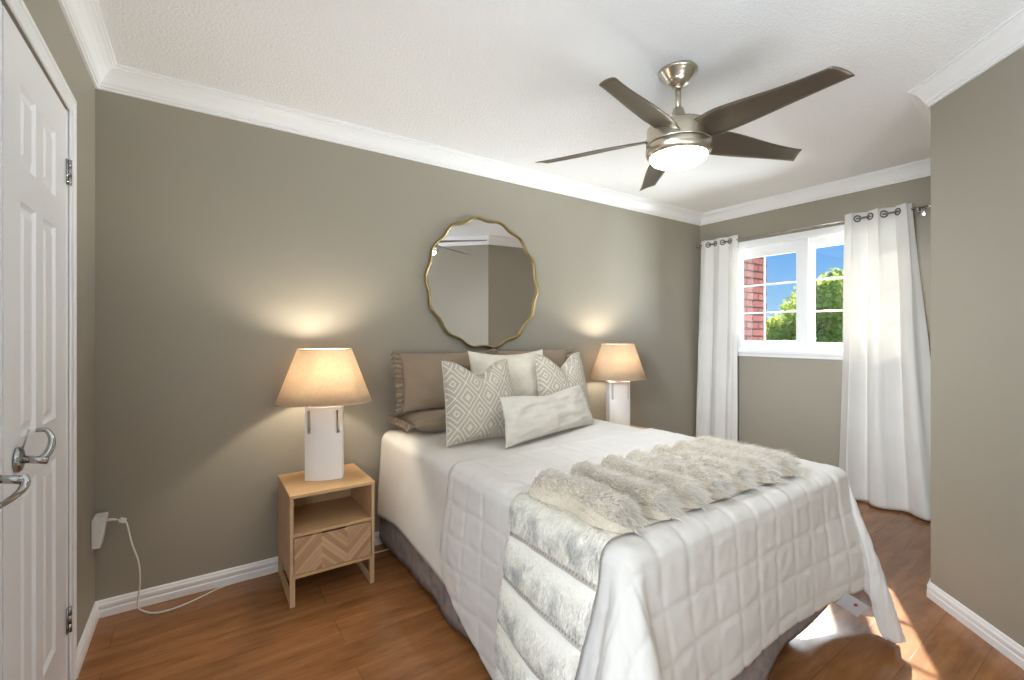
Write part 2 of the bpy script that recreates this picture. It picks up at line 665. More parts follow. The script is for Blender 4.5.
# window wall
WY0, WY1, WZ0, WZ1 = 1.085, 2.388, 1.105, 2.078
bm = bmesh.new()
T = 0.16
box(bm, XR, XR + T, WY1, YB + 0.0, 0, HC)
box(bm, XR, XR + T, CORN.y - 0.1, WY0, 0, HC)
box(bm, XR, XR + T, WY0, WY1, 0, WZ0)
box(bm, XR, XR + T, WY0, WY1, WZ1, HC)
struct(obj('wall_right', bm, WALL))

def prism_wall(name, a, b, thick, mat):
    a, b = Vector(a), Vector(b)
    d = (b - a).normalized()
    nrm = Vector((d.y, -d.x)) * thick
    bm = bmesh.new()
    v = [bm.verts.new((p.x, p.y, z)) for z in (0, HC) for p in (a, b, b + nrm, a + nrm)]
    for f in ((0, 1, 2, 3), (4, 5, 6, 7), (0, 1, 5, 4), (1, 2, 6, 5), (2, 3, 7, 6), (3, 0, 4, 7)):
        bm.faces.new([v[i] for i in f])
    return struct(obj(name, bm, mat))
# path runs with the room on the left-hand side when thick is to the right
bm = bmesh.new()
ring = [CORN, Vector((XR, CORN.y)), Vector((XR, CORN.y - 0.1)), CORN + Vector((0.05, -0.1))]
prism_wall('wall_alcove', (XR, 0.80), (CORN.x + 0.0, CORN.y), -0.1, WALL)  # far end slanted so this wall catches more of the cross fill
prism_wall('wall_angled', (CORN.x, CORN.y), (ENDP.x, ENDP.y), -0.1, WALL)
bm.free()
bm = bmesh.new(); box(bm, XL - 0.12, ENDP.x + 0.15, YR - 0.1, YR, 0, HC); struct(obj('wall_front', bm, WALL))

# crown and base mouldings, mitred segment by segment
def moulding(name, profile, path, i, mat, closed=False):
    """profile: (projection, z); the room lies to the left of the path direction"""
    P = [Vector(p) for p in path]
    def off(j, dist):
        dirs = []
        if j > 0: dirs.append((P[j] - P[j - 1]).normalized())
        if j < len(P) - 1: dirs.append((P[j + 1] - P[j]).normalized())
        ns = [Vector((-d.y, d.x)) for d in dirs]
        if len(ns) == 1:
            return P[j] + ns[0] * dist
        m_ = (ns[0] + ns[1]).normalized()
        return P[j] + m_ * dist / max(0.2, m_.dot(ns[0]))
    bm = bmesh.new()
    ends = []
    for j in (i, i + 1):
        ends.append([bm.verts.new((off(j, pr).x, off(j, pr).y, z)) for pr, z in profile])
    n_ = len(profile)
    for k in range(n_):
        q = (k + 1) % n_
        bm.faces.new((ends[0][k], ends[0][q], ends[1][q], ends[1][k]))
    bm.faces.new(ends[0]); bm.faces.new(ends[1])
    return struct(obj(name, bm, mat))

CROWN = [(0.0, HC - 0.098), (0.010, HC - 0.098), (0.010, HC - 0.088), (0.017, HC - 0.086), (0.017, HC - 0.078), (0.024, HC - 0.072),
         (0.034, HC - 0.052), (0.048, HC - 0.034), (0.064, HC - 0.022), (0.072, HC - 0.019), (0.072, HC - 0.012), (0.082, HC - 0.010), (0.082, HC), (0, HC)]
BASE = [(0, 0), (0.014, 0), (0.014, 0.030), (0.011, 0.036), (0.013, 0.046), (0.013, 0.056), (0.009, 0.062), (0.008, 0.068), (0.004, 0.074), (0, 0.074)]
# counter-clockwise path keeps the room on the left
path = [(XL, YR), (ENDP.x, YR), (ENDP.x, ENDP.y), (CORN.x, CORN.y), (XR, 0.80), (XR, YB), (XL, YB), (XL, YR)]
names = {2: 'angled', 3: 'alcove', 4: 'right', 5: 'back', 6: 'left'}
k = 1
for i in range(2, 7):
    struct(moulding('trim_%d' % k, CROWN, path, i, WHITE))
    k += 1
for i in (2, 3, 4, 5):
    moulding('baseboard_' + names[i], BASE, path, i, WHITE)
pl = [(XR, YB), (XL, YB), (XL, DO1 + 0.062)]
moulding('baseboard_left', BASE, pl, 1, WHITE)

# ------------------------------------------------------------------ closet doors
def panel_face(bm, y0, y1, z0, z1, panels, x):
    """a moulded door face in the plane X = x looking to +X with raised and fielded panels"""
    ys = sorted({y0, y1} | {p[0] for p in panels} | {p[1] for p in panels})
    zs = sorted({z0, z1} | {p[2] for p in panels} | {p[3] for p in panels})
    for a, b in zip(ys, ys[1:]):
        for c, d in zip(zs, zs[1:]):
            if any(abs(p[0] - a) < 1e-6 and abs(p[1] - b) < 1e-6 and p[2] - 1e-6 <= c and d <= p[3] + 1e-6 for p in panels):
                continue
            bm.faces.new([bm.verts.new((x, yy, zz)) for yy, zz in ((a, c), (b, c), (b, d), (a, d))])
    for a, b, c, d in panels:
        prev = None
        for ins, dep in ((0, 0), (0.008, -0.009), (0.016, -0.010), (0.034, -0.002), (0.036, -0.0015)):
            rr = [bm.verts.new((x + dep, yy, zz)) for yy, zz in ((a + ins, c + ins), (b - ins, c + ins), (b - ins, d - ins), (a + ins, d - ins))]
            if prev:
                for q in range(4):
                    w = (q + 1) % 4
                    bm.faces.new((prev[q], prev[w], rr[w], rr[q]))
            prev = rr
        bm.faces.new(prev)

def closet_door(name, y0, y1):
    w = y1 - y0
    cols = [(y0 + 0.115, y0 + 0.255), (y1 - 0.255 + 0.0, y1 - 0.115)] if w < 0.6 else [(y0 + 0.125, y0 + 0.262), (y1 - 0.290, y1 - 0.145)]
    rows = [(0.23, 0.854), (0.985, 1.604), (1.702, 1.912)]
    bm = bmesh.new()
    panel_face(bm, y0, y1, 0.012, DH - 0.006, [(a, b, c, d) for a, b in cols for c, d in rows], XL - 0.004)
    z0, z1 = 0.012, DH - 0.006
    for a, b in (((y0, z0), (y1, z0)), ((y1, z0), (y1, z1)), ((y1, z1), (y0, z1)), ((y0, z1), (y0, z0))):
        bm.faces.new([bm.verts.new(p) for p in ((XL - 0.004, a[0], a[1]), (XL - 0.004, b[0], b[1]), (XL - 0.040, b[0], b[1]), (XL - 0.040, a[0], a[1]))])
    bm.faces.new([bm.verts.new((XL - 0.040, yy, zz)) for yy, zz in ((y0, z0), (y1, z0), (y1, z1), (y0, z1))])
    bmesh.ops.remove_doubles(bm, verts=bm.verts, dist=1e-5)
    return struct(obj(name, bm, DOORW))

GAP = 1.577
d1 = closet_door('door_1', GAP + 0.005, DO1 - 0.0015)
d2 = closet_door('door_2', DO0 + 0.003, GAP - 0.005)
for dd, ye, s in ((d1, DO1, 1), (d2, DO0, -1)):
    for z in (0.252, 1.825):
        bm = bmesh.new()
        for k in range(3):
            lathe(bm, [(0.0, 0), (0.0062, 0), (0.0062, 0.028), (0.0, 0.028)], 12, (XL + 0.004, ye, z - 0.045 + 0.030 * k))
        box(bm, XL - 0.003, XL + 0.001, ye - 0.016, ye + 0.016, z - 0.045, z + 0.043)
        obj('hinge', bm, CHROME, dd, True)

def lever(door, y, flip):
    z = 0.925
    h_ = bpy.data.objects.new('door_lever', None)
    link(h_, door)
    bm = bmesh.new()
    prof = [(0.0, 0), (0.032, 0), (0.033, 0.004), (0.028, 0.010), (0.015, 0.013), (0.0, 0.013)]
    rings = []
    n = 32
    for r, t in prof:
        rings.append([bm.verts.new((XL - 0.003 + t, y + r * math.cos(2 * PI * i / n), z + 0.01 + r * math.sin(2 * PI * i / n))) for i in range(n)])
    for a, b in zip(rings, rings[1:]):
        for i in range(n):
            bm.faces.new((a[i], a[(i + 1) % n], b[(i + 1) % n], b[i]))
    bmesh.ops.remove_doubles(bm, verts=bm.verts, dist=1e-6)
    obj('rosette', bm, CHROME, h_, True)
    bm = bmesh.new()
    tube(bm, [(XL + 0.008, y, z + 0.01), (XL + 0.03, y, z + 0.005), (XL + 0.054, y, z)], 0.0095, 16)
    obj('neck', bm, CHROME, h_, True)
    bm = bmesh.new()
    if flip > 0:   # curls upward and back over the door leaf
        pts = [(XL + 0.028, y - 0.002, z + 0.004), (XL + 0.046, y + 0.008, z + 0.010), (XL + 0.056, y + 0.018, z + 0.032), (XL + 0.056, y + 0.024, z + 0.056), (XL + 0.045, y + 0.028, z + 0.075), (XL + 0.026, y + 0.028, z + 0.077)]
        rad = [0.006, 0.009, 0.0085, 0.007, 0.006, 0.0055]
    else:          # sweeps toward the free side in a low bow
        pts = [(XL + 0.050, y + 0.002, z + 0.010), (XL + 0.056, y - 0.002, z - 0.004), (XL + 0.053, y - 0.014, z - 0.018), (XL + 0.047, y - 0.040, z - 0.025), (XL + 0.042, y - 0.080, z - 0.026), (XL + 0.040, y - 0.112, z - 0.024)]
        rad = [0.008, 0.009, 0.008, 0.007, 0.0065, 0.006]
    sp_ = smooth_path(pts, 8)
    rr = [np.interp(i / (len(sp_) - 1), np.linspace(0, 1, len(rad)), rad) for i in range(len(sp_))]
    tube(bm, sp_, 0.008, 14, radii=[float(q) for q in rr])
    obj('handle', bm, CHROME, h_, True)
    if flip > 0:
        bm = bmesh.new()
        tube(bm, [(XL + 0.008, y - 0.008, z + 0.034), (XL + 0.020, y - 0.004, z + 0.085)], 0.0022, 8)
        obj('pin', bm, CHROME, h_, True)
lever(d1, 1.672, 1)
lever(d2, 1.478, -1)

def casing(name, y0, y1, zt):
    bm = bmesh.new()
    wd = 0.060
    for yy in ((y0 - wd, y0), (y1, y1 + wd)):
        box(bm, XL, XL + 0.009, yy[0], yy[1], 0, zt, 0.004)
        o_ = yy[0] if yy[0] < y0 else yy[1] - 0.018
        box(bm, XL, XL + 0.013, o_, o_ + 0.018, 0, zt + wd - 0.002, 0.005)
    box(bm, XL, XL + 0.009, y0 - wd, y1 + wd, zt, zt + wd, 0.004)
    box(bm, XL, XL + 0.013, y0 - wd, y1 + wd, zt + wd - 0.018, zt + wd, 0.005)
    for a, b in ((y0 - 0.0, y0 + 0.002), (y1 - 0.002, y1)):
        box(bm, XL - 0.12, XL, a, b, 0, zt)
    return struct(obj(name, bm, WHITE))
casing('trim_6', DO0, DO1 + 0.001, DH)
casing('trim_7', HO0, HO1 - 0.0, DH)
# near-black sheet painting the closet's shade into the door gap
bm = bmesh.new(); box(bm, XL - 0.10, XL - 0.06, DO0 + 0.002, DO1 - 0.002, 0, DH); struct(obj('closet_shade_sheet', bm, CLOSET_SHADE), 'near-black sheet standing for shade in the closet behind the double doors')

# ------------------------------------------------------------------ window
win = bpy.data.objects.new('window_1', None)
link(win); struct(win)
bm = bmesh.new()
x0 = XR - 0.012
# flat casing around the opening
cw = 0.03
box(bm, x0, XR + 0.10, WY0 - cw, WY0 + 0.025, WZ0, WZ1 + cw, 0.004)
box(bm, x0, XR + 0.10, WY1 - 0.025, WY1 + cw, WZ0, WZ1 + cw, 0.004)
box(bm, x0, XR + 0.10, WY0 - cw, WY1 + cw, WZ1 - 0.025, WZ1 + cw, 0.004)
box(bm, x0, XR + 0.10, WY0, WY1, WZ0, WZ0 + 0.025, 0.004)
box(bm, XR + 0.02, XR + 0.12, 1.730, 1.768, WZ0 + 0.02, WZ1 - 0.02, 0.004)
obj('window_frame', bm, WHITE, win)
bm = bmesh.new()
box(bm, XR - 0.035, XR + 0.03, WY0 - 0.05, WY1 + 0.05, WZ0 - 0.022, WZ0 + 0.006, 0.005)
box(bm, XR - 0.016, XR, WY0 - 0.035, WY1 + 0.035, WZ0 - 0.05, WZ0 - 0.022, 0.004)
obj('window_sill', bm, WHITE, win)
for (a, b, xx, st) in ((1.762, WY1 - 0.02, XR + 0.035, 0.070), (WY0 + 0.02, 1.738, XR + 0.055, 0.036)):
    z0, z1 = WZ0 + 0.022, WZ1 - 0.022
    bm = bmesh.new()
    sb = 0.075 if st > 0.05 else 0.06
    box(bm, xx, xx + 0.035, a, a + st, z0, z1, 0.004)
    box(bm, xx, xx + 0.035, b - st, b, z0, z1, 0.004)
    box(bm, xx + 0.001, xx + 0.034, a + st - 0.004, b - st + 0.004, z0, z0 + sb, 0.004)
    box(bm, xx + 0.001, xx + 0.034, a + st - 0.004, b - st + 0.004, z1 - sb - 0.026, z1, 0.004)
    s_ = obj('sash', bm, WHITE, win)
    gz0, gz1 = z0 + sb, z1 - sb - 0.026
    bm = bmesh.new()
    box(bm, xx + 0.015, xx + 0.018, a + st - 0.003, b - st + 0.003, gz0 - 0.003, gz1 + 0.003)
    obj('glass_pane', bm, GLASS, s_)
    bm = bmesh.new()
    for t in (1 / 3, 2 / 3):
        zz = gz0 + (gz1 - gz0) * t - 0.004
        box(bm, xx + 0.010, xx + 0.023, a + st, b - st, zz - 0.007, zz + 0.007, 0.003)
    yy = (a + b) / 2 + (0.035 if st > 0.05 else 0.0)
    box(bm, xx + 0.0105, xx + 0.0225, yy - 0.007, yy + 0.007, gz0, gz1, 0.003)
    obj('muntin', bm, WHITE, s_)

# ------------------------------------------------------------------ outdoors
bm = bmesh.new(); box(bm, 4.30, 5.86, 2.92, 3.2, -3.0, 2.62)
for q in range(30):   # toothed quoin bricks on the free corner
    if q % 2 == 0:
        box(bm, 5.84, 5.885, 2.925, 3.0, -0.02 + q * 0.088, 0.062 + q * 0.088)
struct(obj('wall_exterior', bm, BRICK), 'red brick outside wall beyond the left window pane')
bm = bmesh.new(); box(bm, 4.4, 60, -40, 60, -3.1, -3.0); struct(obj('ground', bm, GRASS))

def tree(name, label, x, y, top, blobs, mat, n, seed):
    t = thing(name, label, 'tree', (x, y, -2.6), 0)
    r_ = random.Random(seed)
    bm = bmesh.new()
    tube(bm, [(0, 0, -0.4), (0.1, 0.05, 1.5), (0.0, 0.1, top + 1.4)], 0.16, 10, radii=[0.2, 0.15, 0.06])
    for q in range(7):
        bx, by, bz, br_ = r_.choice(blobs)
        tube(bm, [(0.05, 0.05, 2.0 + 0.2 * q), (bx * 0.5, by * 0.5, (bz + 2.4) * 0.5 + 1.2), (bx, by, bz)], 0.04, 6, radii=[0.07, 0.05, 0.02])
    obj('trunk', bm, BARK, t, True)
    V, F = [], []
    for q in range(n):
        bx, by, bz, br_ = r_.choice(blobs)
        d = Vector((r_.gauss(0, 1), r_.gauss(0, 1), r_.gauss(0, 1))).normalized()
        rad = br_ * (0.55 + 0.5 * r_.random() ** 0.6) * (0.85 + 0.4 * noise.noise(d * 2.3 + Vector((bx, by, bz))))
        p = Vector((bx, by, bz)) + d * rad
        s_ = r_.uniform(0.05, 0.095)
        a = Vector((r_.gauss(0, 1), r_.gauss(0, 1), r_.gauss(0, 1))).normalized()
        b = a.cross(Vector((r_.gauss(0, 1), r_.gauss(0, 1), r_.gauss(0, 1)))).normalized()
        i = len(V)
        V += [p - a * s_, p + b * s_ * 0.55, p + a * s_, p - b * s_ * 0.55]
        F.append((i, i + 1, i + 2, i + 3))
    raw('foliage', V, F, mat, t, False)
    return t
tree('leafy_tree', 'bushy yellow-green tree seen through the left window pane', 12.4, 5.0, 4.3,
     [(0, 0, 4.5, 0.75), (0.2, 0.45, 4.0, 0.75), (0, -0.45, 4.7, 0.72), (-0.2, 0.9, 3.6, 0.7), (0.1, -0.2, 3.4, 0.9), (0, 0.4, 3.0, 0.9), (0, -0.8, 3.6, 0.8)], LEAF_Y, 9000, 3)
tree('leafy_tree', 'taller grey-green tree seen through the right window pane', 14.8, 5.1, 4.9,
     [(0, 0.3, 5.2, 0.55), (0.2, 0.75, 4.6, 0.75), (0, -0.3, 4.6, 0.9), (0, 0.3, 3.9, 1.0), (-0.2, 0.9, 3.5, 0.8), (0, -0.7, 3.7, 1.0), (0, 0.2, 3.0, 1.0), (0, -1.5, 4.4, 1.0)], LEAF_G, 12000, 5)

# ------------------------------------------------------------------ curtain rod and curtains
RX, RZ = XR - 0.085, 2.118
rod = thing('curtain_rod', 'slim metal curtain rod above the bedroom window', 'curtain rod', (RX, 1.72, RZ))
bm = bmesh.new()
tube(bm, [(0, 0.955 - 1.72, 0), (0, 2.66 - 1.72, 0)], 0.008, 14)
obj('pole', bm, STEEL, rod, True)
for y, s in ((0.95, -1), (2.662, 1)):
    bm = bmesh.new()
    tube(bm, [(0, y - 1.72 - s * 0.004, 0), (0, y - 1.72 + s * 0.02, 0)], 0.0125, 14)
    obj('finial', bm, STEEL, rod, True)
for y in (1.005, 2.645):
    bm = bmesh.new()
    tube(bm, [(0, y - 1.72, -0.014), (0.05, y - 1.72, -0.014), (0.083, y - 1.72, -0.014)], 0.005, 8)
    lathe(bm, [(0.013, -0.012), (0.013, 0.0)], 16, (0, y - 1.72, -0.004))
    box(bm, 0.079, 0.0845, y - 1.74, y - 1.70, -0.045, 0.02, 0.002)
    obj('bracket', bm, STEEL, rod, True)

def curtain(label, ytop, ybot, nper, amp, seed, flare):
    """eyelet panel: folds run through the rod, loosen and drift toward the hem"""
    y0, y1 = ytop
    b0, b1 = ybot
    t = thing('curtain', label, 'curtain', (RX, (y0 + y1) / 2, 0.0), 0, 'white eyelet curtains at the window')
    oy = (y0 + y1) / 2
    NS, NH = 160, 90
    ztop, zbot = 2.162, 0.012
    V, F = [], []
    def P(s, h):
        z = ztop + (zbot - ztop) * h
        y = (y0 + (y1 - y0) * s) * (1 - h) + (b0 + (b1 - b0) * s) * h
        ph = 2 * PI * nper * s
        k = sstep(0.0, 0.5, h)
        warp = 0.9 * k * noise.noise(Vector((s * 2.2, h * 0.8, seed))) * 2
        a = amp * (1 + flare * k * (0.5 + noise.noise(Vector((s * 3, 0.3 * h, seed + 4)))))
        x = -a * math.sin(ph + warp)
        x += 0.010 * k * noise.noise(Vector((s * 9, h * 1.4, seed + 9)))
        x += 0.004 * noise.noise(Vector((s * 22, h * 6, seed + 2)))
        if h > 0.9:
            x += 0.003 * noise.noise(Vector((s * 14, h * 40, seed + 3)))
        y += 0.012 * math.sin(2 * ph + 0.7 + warp) * (1 - 0.3 * k)
        return Vector((x, y - oy, z))
    for j in range(NH + 1):
        for i in range(NS + 1):
            V.append(P(i / NS, j / NH))
    for j in range(NH):
        for i in range(NS):
            a = j * (NS + 1) + i
            F.append((a, a + 1, a + NS + 2, a + NS + 1))
    c = raw('cloth', V, F, CURTAIN, t)
    so = c.modifiers.new('thickness', 'SOLIDIFY')
    so.thickness = 0.0025
    so.offset = 0
    # grommets where the folds cross the rod
    q = 0
    while q < 2 * nper + 0.01:
        s = q / (2 * nper)
        if 0.02 < s < 0.985:
            h = (ztop - RZ) / (ztop - zbot)
            p = P(s, h)
            d = (P(s + 0.01, h) - P(s - 0.01, h)).normalized()
            nrm = Vector((d.y, -d.x, 0)).normalized()
            bm = bmesh.new()
            pts = [p + d * 0.0215 * math.cos(2 * PI * i / 28) + Vector((0, 0, 1)) * 0.0215 * math.sin(2 * PI * i / 28) for i in range(28)]
            tube(bm, pts, 0.0055, 8, closed=True)
            obj('grommet', bm, DARKRING, t, True)
        q += 1
    return t
curtain('white eyelet curtain hanging left of the window in narrow folds', (2.262, 2.628), (2.290, 2.690), 2.5, 0.022, 1.3, 0.5)
curtain('white eyelet curtain hanging right of the window, bottom flaring wide', (1.03, 1.425), (0.87, 1.485), 2.5, 0.032, 6.1, 0.9)

# ------------------------------------------------------------------ mirror
mx_, mz_, MR = 1.623, 1.604, 0.437
mir = thing('wall_mirror', 'round scalloped gold framed mirror above the bed', 'mirror', (mx_, YB, mz_))
def mrad(a):
    return MR * (1 + 0.020 * math.cos(14 * a + 0.6))
bm = bmesh.new()
pts = [((mrad(a)) * math.cos(a), -0.020, (mrad(a)) * math.sin(a)) for a in [2 * PI * i / 280 for i in range(280)]]
tube(bm, pts, 0.0085, 12, closed=True)
obj('mirror_frame', bm, GOLD, mir, True)
bm = bmesh.new()
va = [bm.verts.new((0.995 * mrad(2 * PI * i / 280) * math.cos(2 * PI * i / 280), -0.016, 0.995 * mrad(2 * PI * i / 280) * math.sin(2 * PI * i / 280))) for i in range(280)]
vb = [bm.verts.new((v.co.x, -0.002, v.co.z)) for v in va]
bm.faces.new(va); bm.faces.new(vb)
for i in range(280):
    j = (i + 1) % 280
    bm.faces.new((va[i], va[j], vb[j], vb[i]))
obj('mirror_glass', bm, MIRROR, mir)

# ------------------------------------------------------------------ ceiling fan
FX, FY = 1.777, 1.272
fan = thing('ceiling_fan', 'five-blade brushed nickel ceiling fan with a lit white bowl', 'ceiling fan', (FX, FY, HC))
Z = lambda z: EYE + (z - EYE) * 1.03 - HC
bm = bmesh.new()
lathe(bm, [(0.0, 0), (0.080, 0), (0.083, -0.004), (0.083, -0.011), (0.076, -0.013), (0.074, -0.022), (0.066, -0.025), (0.063, -0.036), (0.055, -0.040), (0.052, -0.050), (0.040, -0.062), (0.028, -0.070), (0.0, -0.071)], 48)
bmesh.ops.remove_doubles(bm, verts=bm.verts, dist=1e-6)
obj('canopy', bm, NICKEL, fan, True)
bm = bmesh.new()
tube(bm, [(0, 0, -0.068), (0, 0, Z(2.215))], 0.0128, 20)
lathe(bm, [(0.0, -0.066), (0.019, -0.070), (0.020, -0.078), (0.013, -0.084)], 24)
obj('downrod', bm, NICKEL, fan, True)
bm = bmesh.new()
lathe(bm, [(0.0135, Z(2.246)), (0.022, Z(2.240)), (0.030, Z(2.214)), (0.042, Z(2.196)), (0.070, Z(2.178)), (0.110, Z(2.164)), (0.126, Z(2.160)), (0.0, Z(2.160))], 48)
obj('motor_cap', bm, NICKEL, fan, True)
bm = bmesh.new()
lathe(bm, [(0.124, Z(2.161)), (0.1255, Z(2.155)), (0.124, Z(2.154))], 64)
obj('seam_ring', bm, SEAM, fan, True)
bm = bmesh.new()
lathe(bm, [(0.0, Z(2.156)), (0.130, Z(2.156)), (0.1345, Z(2.152)), (0.138, Z(2.120)), (0.1405, Z(2.084)), (0.1405, Z(2.080)), (0.0, Z(2.080))], 64)
obj('motor_housing', bm, NICKEL, fan, True)
bm = bmesh.new()
lathe(bm, [(0.1375, Z(2.081)), (0.1375, Z(2.074)), (0.0, Z(2.074))], 64)
obj('seam_ring', bm, SEAM, fan, True)
bm = bmesh.new()
lathe(bm, [(0.0, Z(2.075)), (0.141, Z(2.075)), (0.1425, Z(2.071)), (0.1425, Z(2.058)), (0.140, Z(2.044)), (0.132, Z(2.032)), (0.125, Z(2.027)), (0.123, Z(2.031)), (0.0, Z(2.036))], 64)
obj('light_band', bm, NICKEL, fan, True)
bm = bmesh.new()
lathe(bm, [(0.124, Z(2.031)), (0.121, Z(2.021)), (0.110, Z(2.010)), (0.090, Z(2.000)), (0.062, Z(1.993)), (0.032, Z(1.990)), (0.001, Z(1.989))], 64)
obj('light_bowl', bm, FANLIGHT, fan, True)

def blade_mesh():
    bm = bmesh.new()
    NL, NW = 28, 8
    top, bot = [], []
    for i in range(NL + 1):
        t = i / NL
        r = 0.120 + 0.530 * t
        half = 0.062 + 0.012 * sstep(0, 0.2, t) - 0.030 * sstep(0.15, 1.0, t)
        pitch = -math.radians(20 - 6 * sstep(0, 0.75, t))
        zc_ = Z(2.112) - 0.018 * sstep(0, 1, t)
        ct = r
        rowt, rowb = [], []
        for k in range(NW + 1):
            w = (k / NW * 2 - 1)
            off = w * half
            skew = 0.018 * w * sstep(0.85, 1, t)
            sweep = 0.005 * math.sin(t * PI)
            camber = -0.006 * (1 - w * w)
            th = 0.0035 * (1 - 0.85 * w ** 4)
            c_, s_ = math.cos(pitch), math.sin(pitch)
            y = off * c_ + sweep
            z = zc_ + off * s_ - camber
            rowt.append(bm.verts.new((ct + skew, y, z + th)))
            rowb.append(bm.verts.new((ct + skew, y, z - th)))
        top.append(rowt); bot.append(rowb)
    for i in range(NL):
        for k in range(NW):
            bm.faces.new((top[i][k], top[i][k + 1], top[i + 1][k + 1], top[i + 1][k]))
            bm.faces.new((bot[i][k], bot[i + 1][k], bot[i + 1][k + 1], bot[i][k + 1]))
        for k in (0, NW):
            bm.faces.new((top[i][k], top[i + 1][k], bot[i + 1][k], bot[i][k]))
    for i in (0, NL):
        for k in range(NW):
            bm.faces.new((top[i][k], bot[i][k], bot[i][k + 1], top[i][k + 1]))
    return bm
b0 = obj('blade', blade_mesh(), BLADE, fan, True)
FAN_A = math.radians(-21.0)
b0.rotation_euler.z = FAN_A
for q in range(1, 5):
    c = b0.copy()
    COL.objects.link(c)
    c.parent = fan
    c.rotation_euler.z = FAN_A + q * 2 * PI / 5

# ------------------------------------------------------------------ nightstands
def nightstand(label, x0, x1, y0, y1):
    w, d = x1 - x0, y1 - y0
    t = thing('nightstand', label, 'nightstand', ((x0 + x1) / 2, (y0 + y1) / 2, 0), 0, 'light oak nightstands beside the bed')
    hw, hd = w / 2, d / 2
    zb, zt = 0.128, 0.515
    bm = bmesh.new(); box(bm, -hw - 0.002, hw + 0.002, -hd - 0.003, hd, zt - 0.016, zt, 0.002); obj('top_panel', bm, OAK_H, t)
    for s in (-1, 1):
        bm = bmesh.new(); box(bm, min(s * hw, s * (hw - 0.015)), max(s * hw, s * (hw - 0.015)), -hd, hd, zb, zt - 0.016, 0.0015); obj('side_panel', bm, OAK_V, t)
    bm = bmesh.new(); box(bm, -hw + 0.015, hw - 0.015, -hd, hd - 0.008, zb, zb + 0.015, 0.0015); obj('bottom_panel', bm, OAK_H, t)
    bm = bmesh.new(); box(bm, -hw + 0.015, hw - 0.015, hd - 0.008, hd - 0.001, zb, zt - 0.016); obj('back_panel', bm, OAK_V, t)
    bm = bmesh.new(); box(bm, -hw + 0.015, hw - 0.015, -hd + 0.004, hd - 0.008, 0.318, 0.333, 0.0015); obj('shelf', bm, OAK_H, t)
    bm = bmesh.new(); box(bm, -hw + 0.018, hw - 0.018, -hd + 0.001, -hd + 0.019, zb + 0.018, 0.313, 0.001)
    dr = obj('drawer', bm, CHEVRON, t)
    bm = bmesh.new(); box(bm, -0.055, 0.055, -hd - 0.0005, -hd + 0.012, 0.3125, 0.3165); obj('finger_pull', bm, DARKWOOD, dr)
    L = 0.022
    for s in (-1, 1):
        xa, xb = (s * hw, s * (hw - L)) if s < 0 else (hw - L, hw)
        for yy in (-hd + 0.002, hd - L - 0.004):
            bm = bmesh.new(); box(bm, xa, xb, yy, yy + L, 0, zb - 0.0005, 0.0015); obj('leg', bm, OAK_V, t)
        bm = bmesh.new(); box(bm, xa + 0.001, xb - 0.001, -hd + L, hd - L - 0.002, 0, 0.018, 0.0015); obj('floor_rail', bm, OAK_V, t)
        bm = bmesh.new(); box(bm, xa + 0.001, xb - 0.001, -hd + L, hd - L - 0.002, zb - 0.02, zb - 0.0005, 0.0015); obj('top_rail', bm, OAK_V, t)
    return t
nightstand('light oak nightstand with open shelf and chevron drawer, left of the bed', 0.340, 0.728, 2.293, 2.680)
nightstand('light oak nightstand on the window side, mostly behind the bed', 2.524, 2.912, 2.293, 2.680)

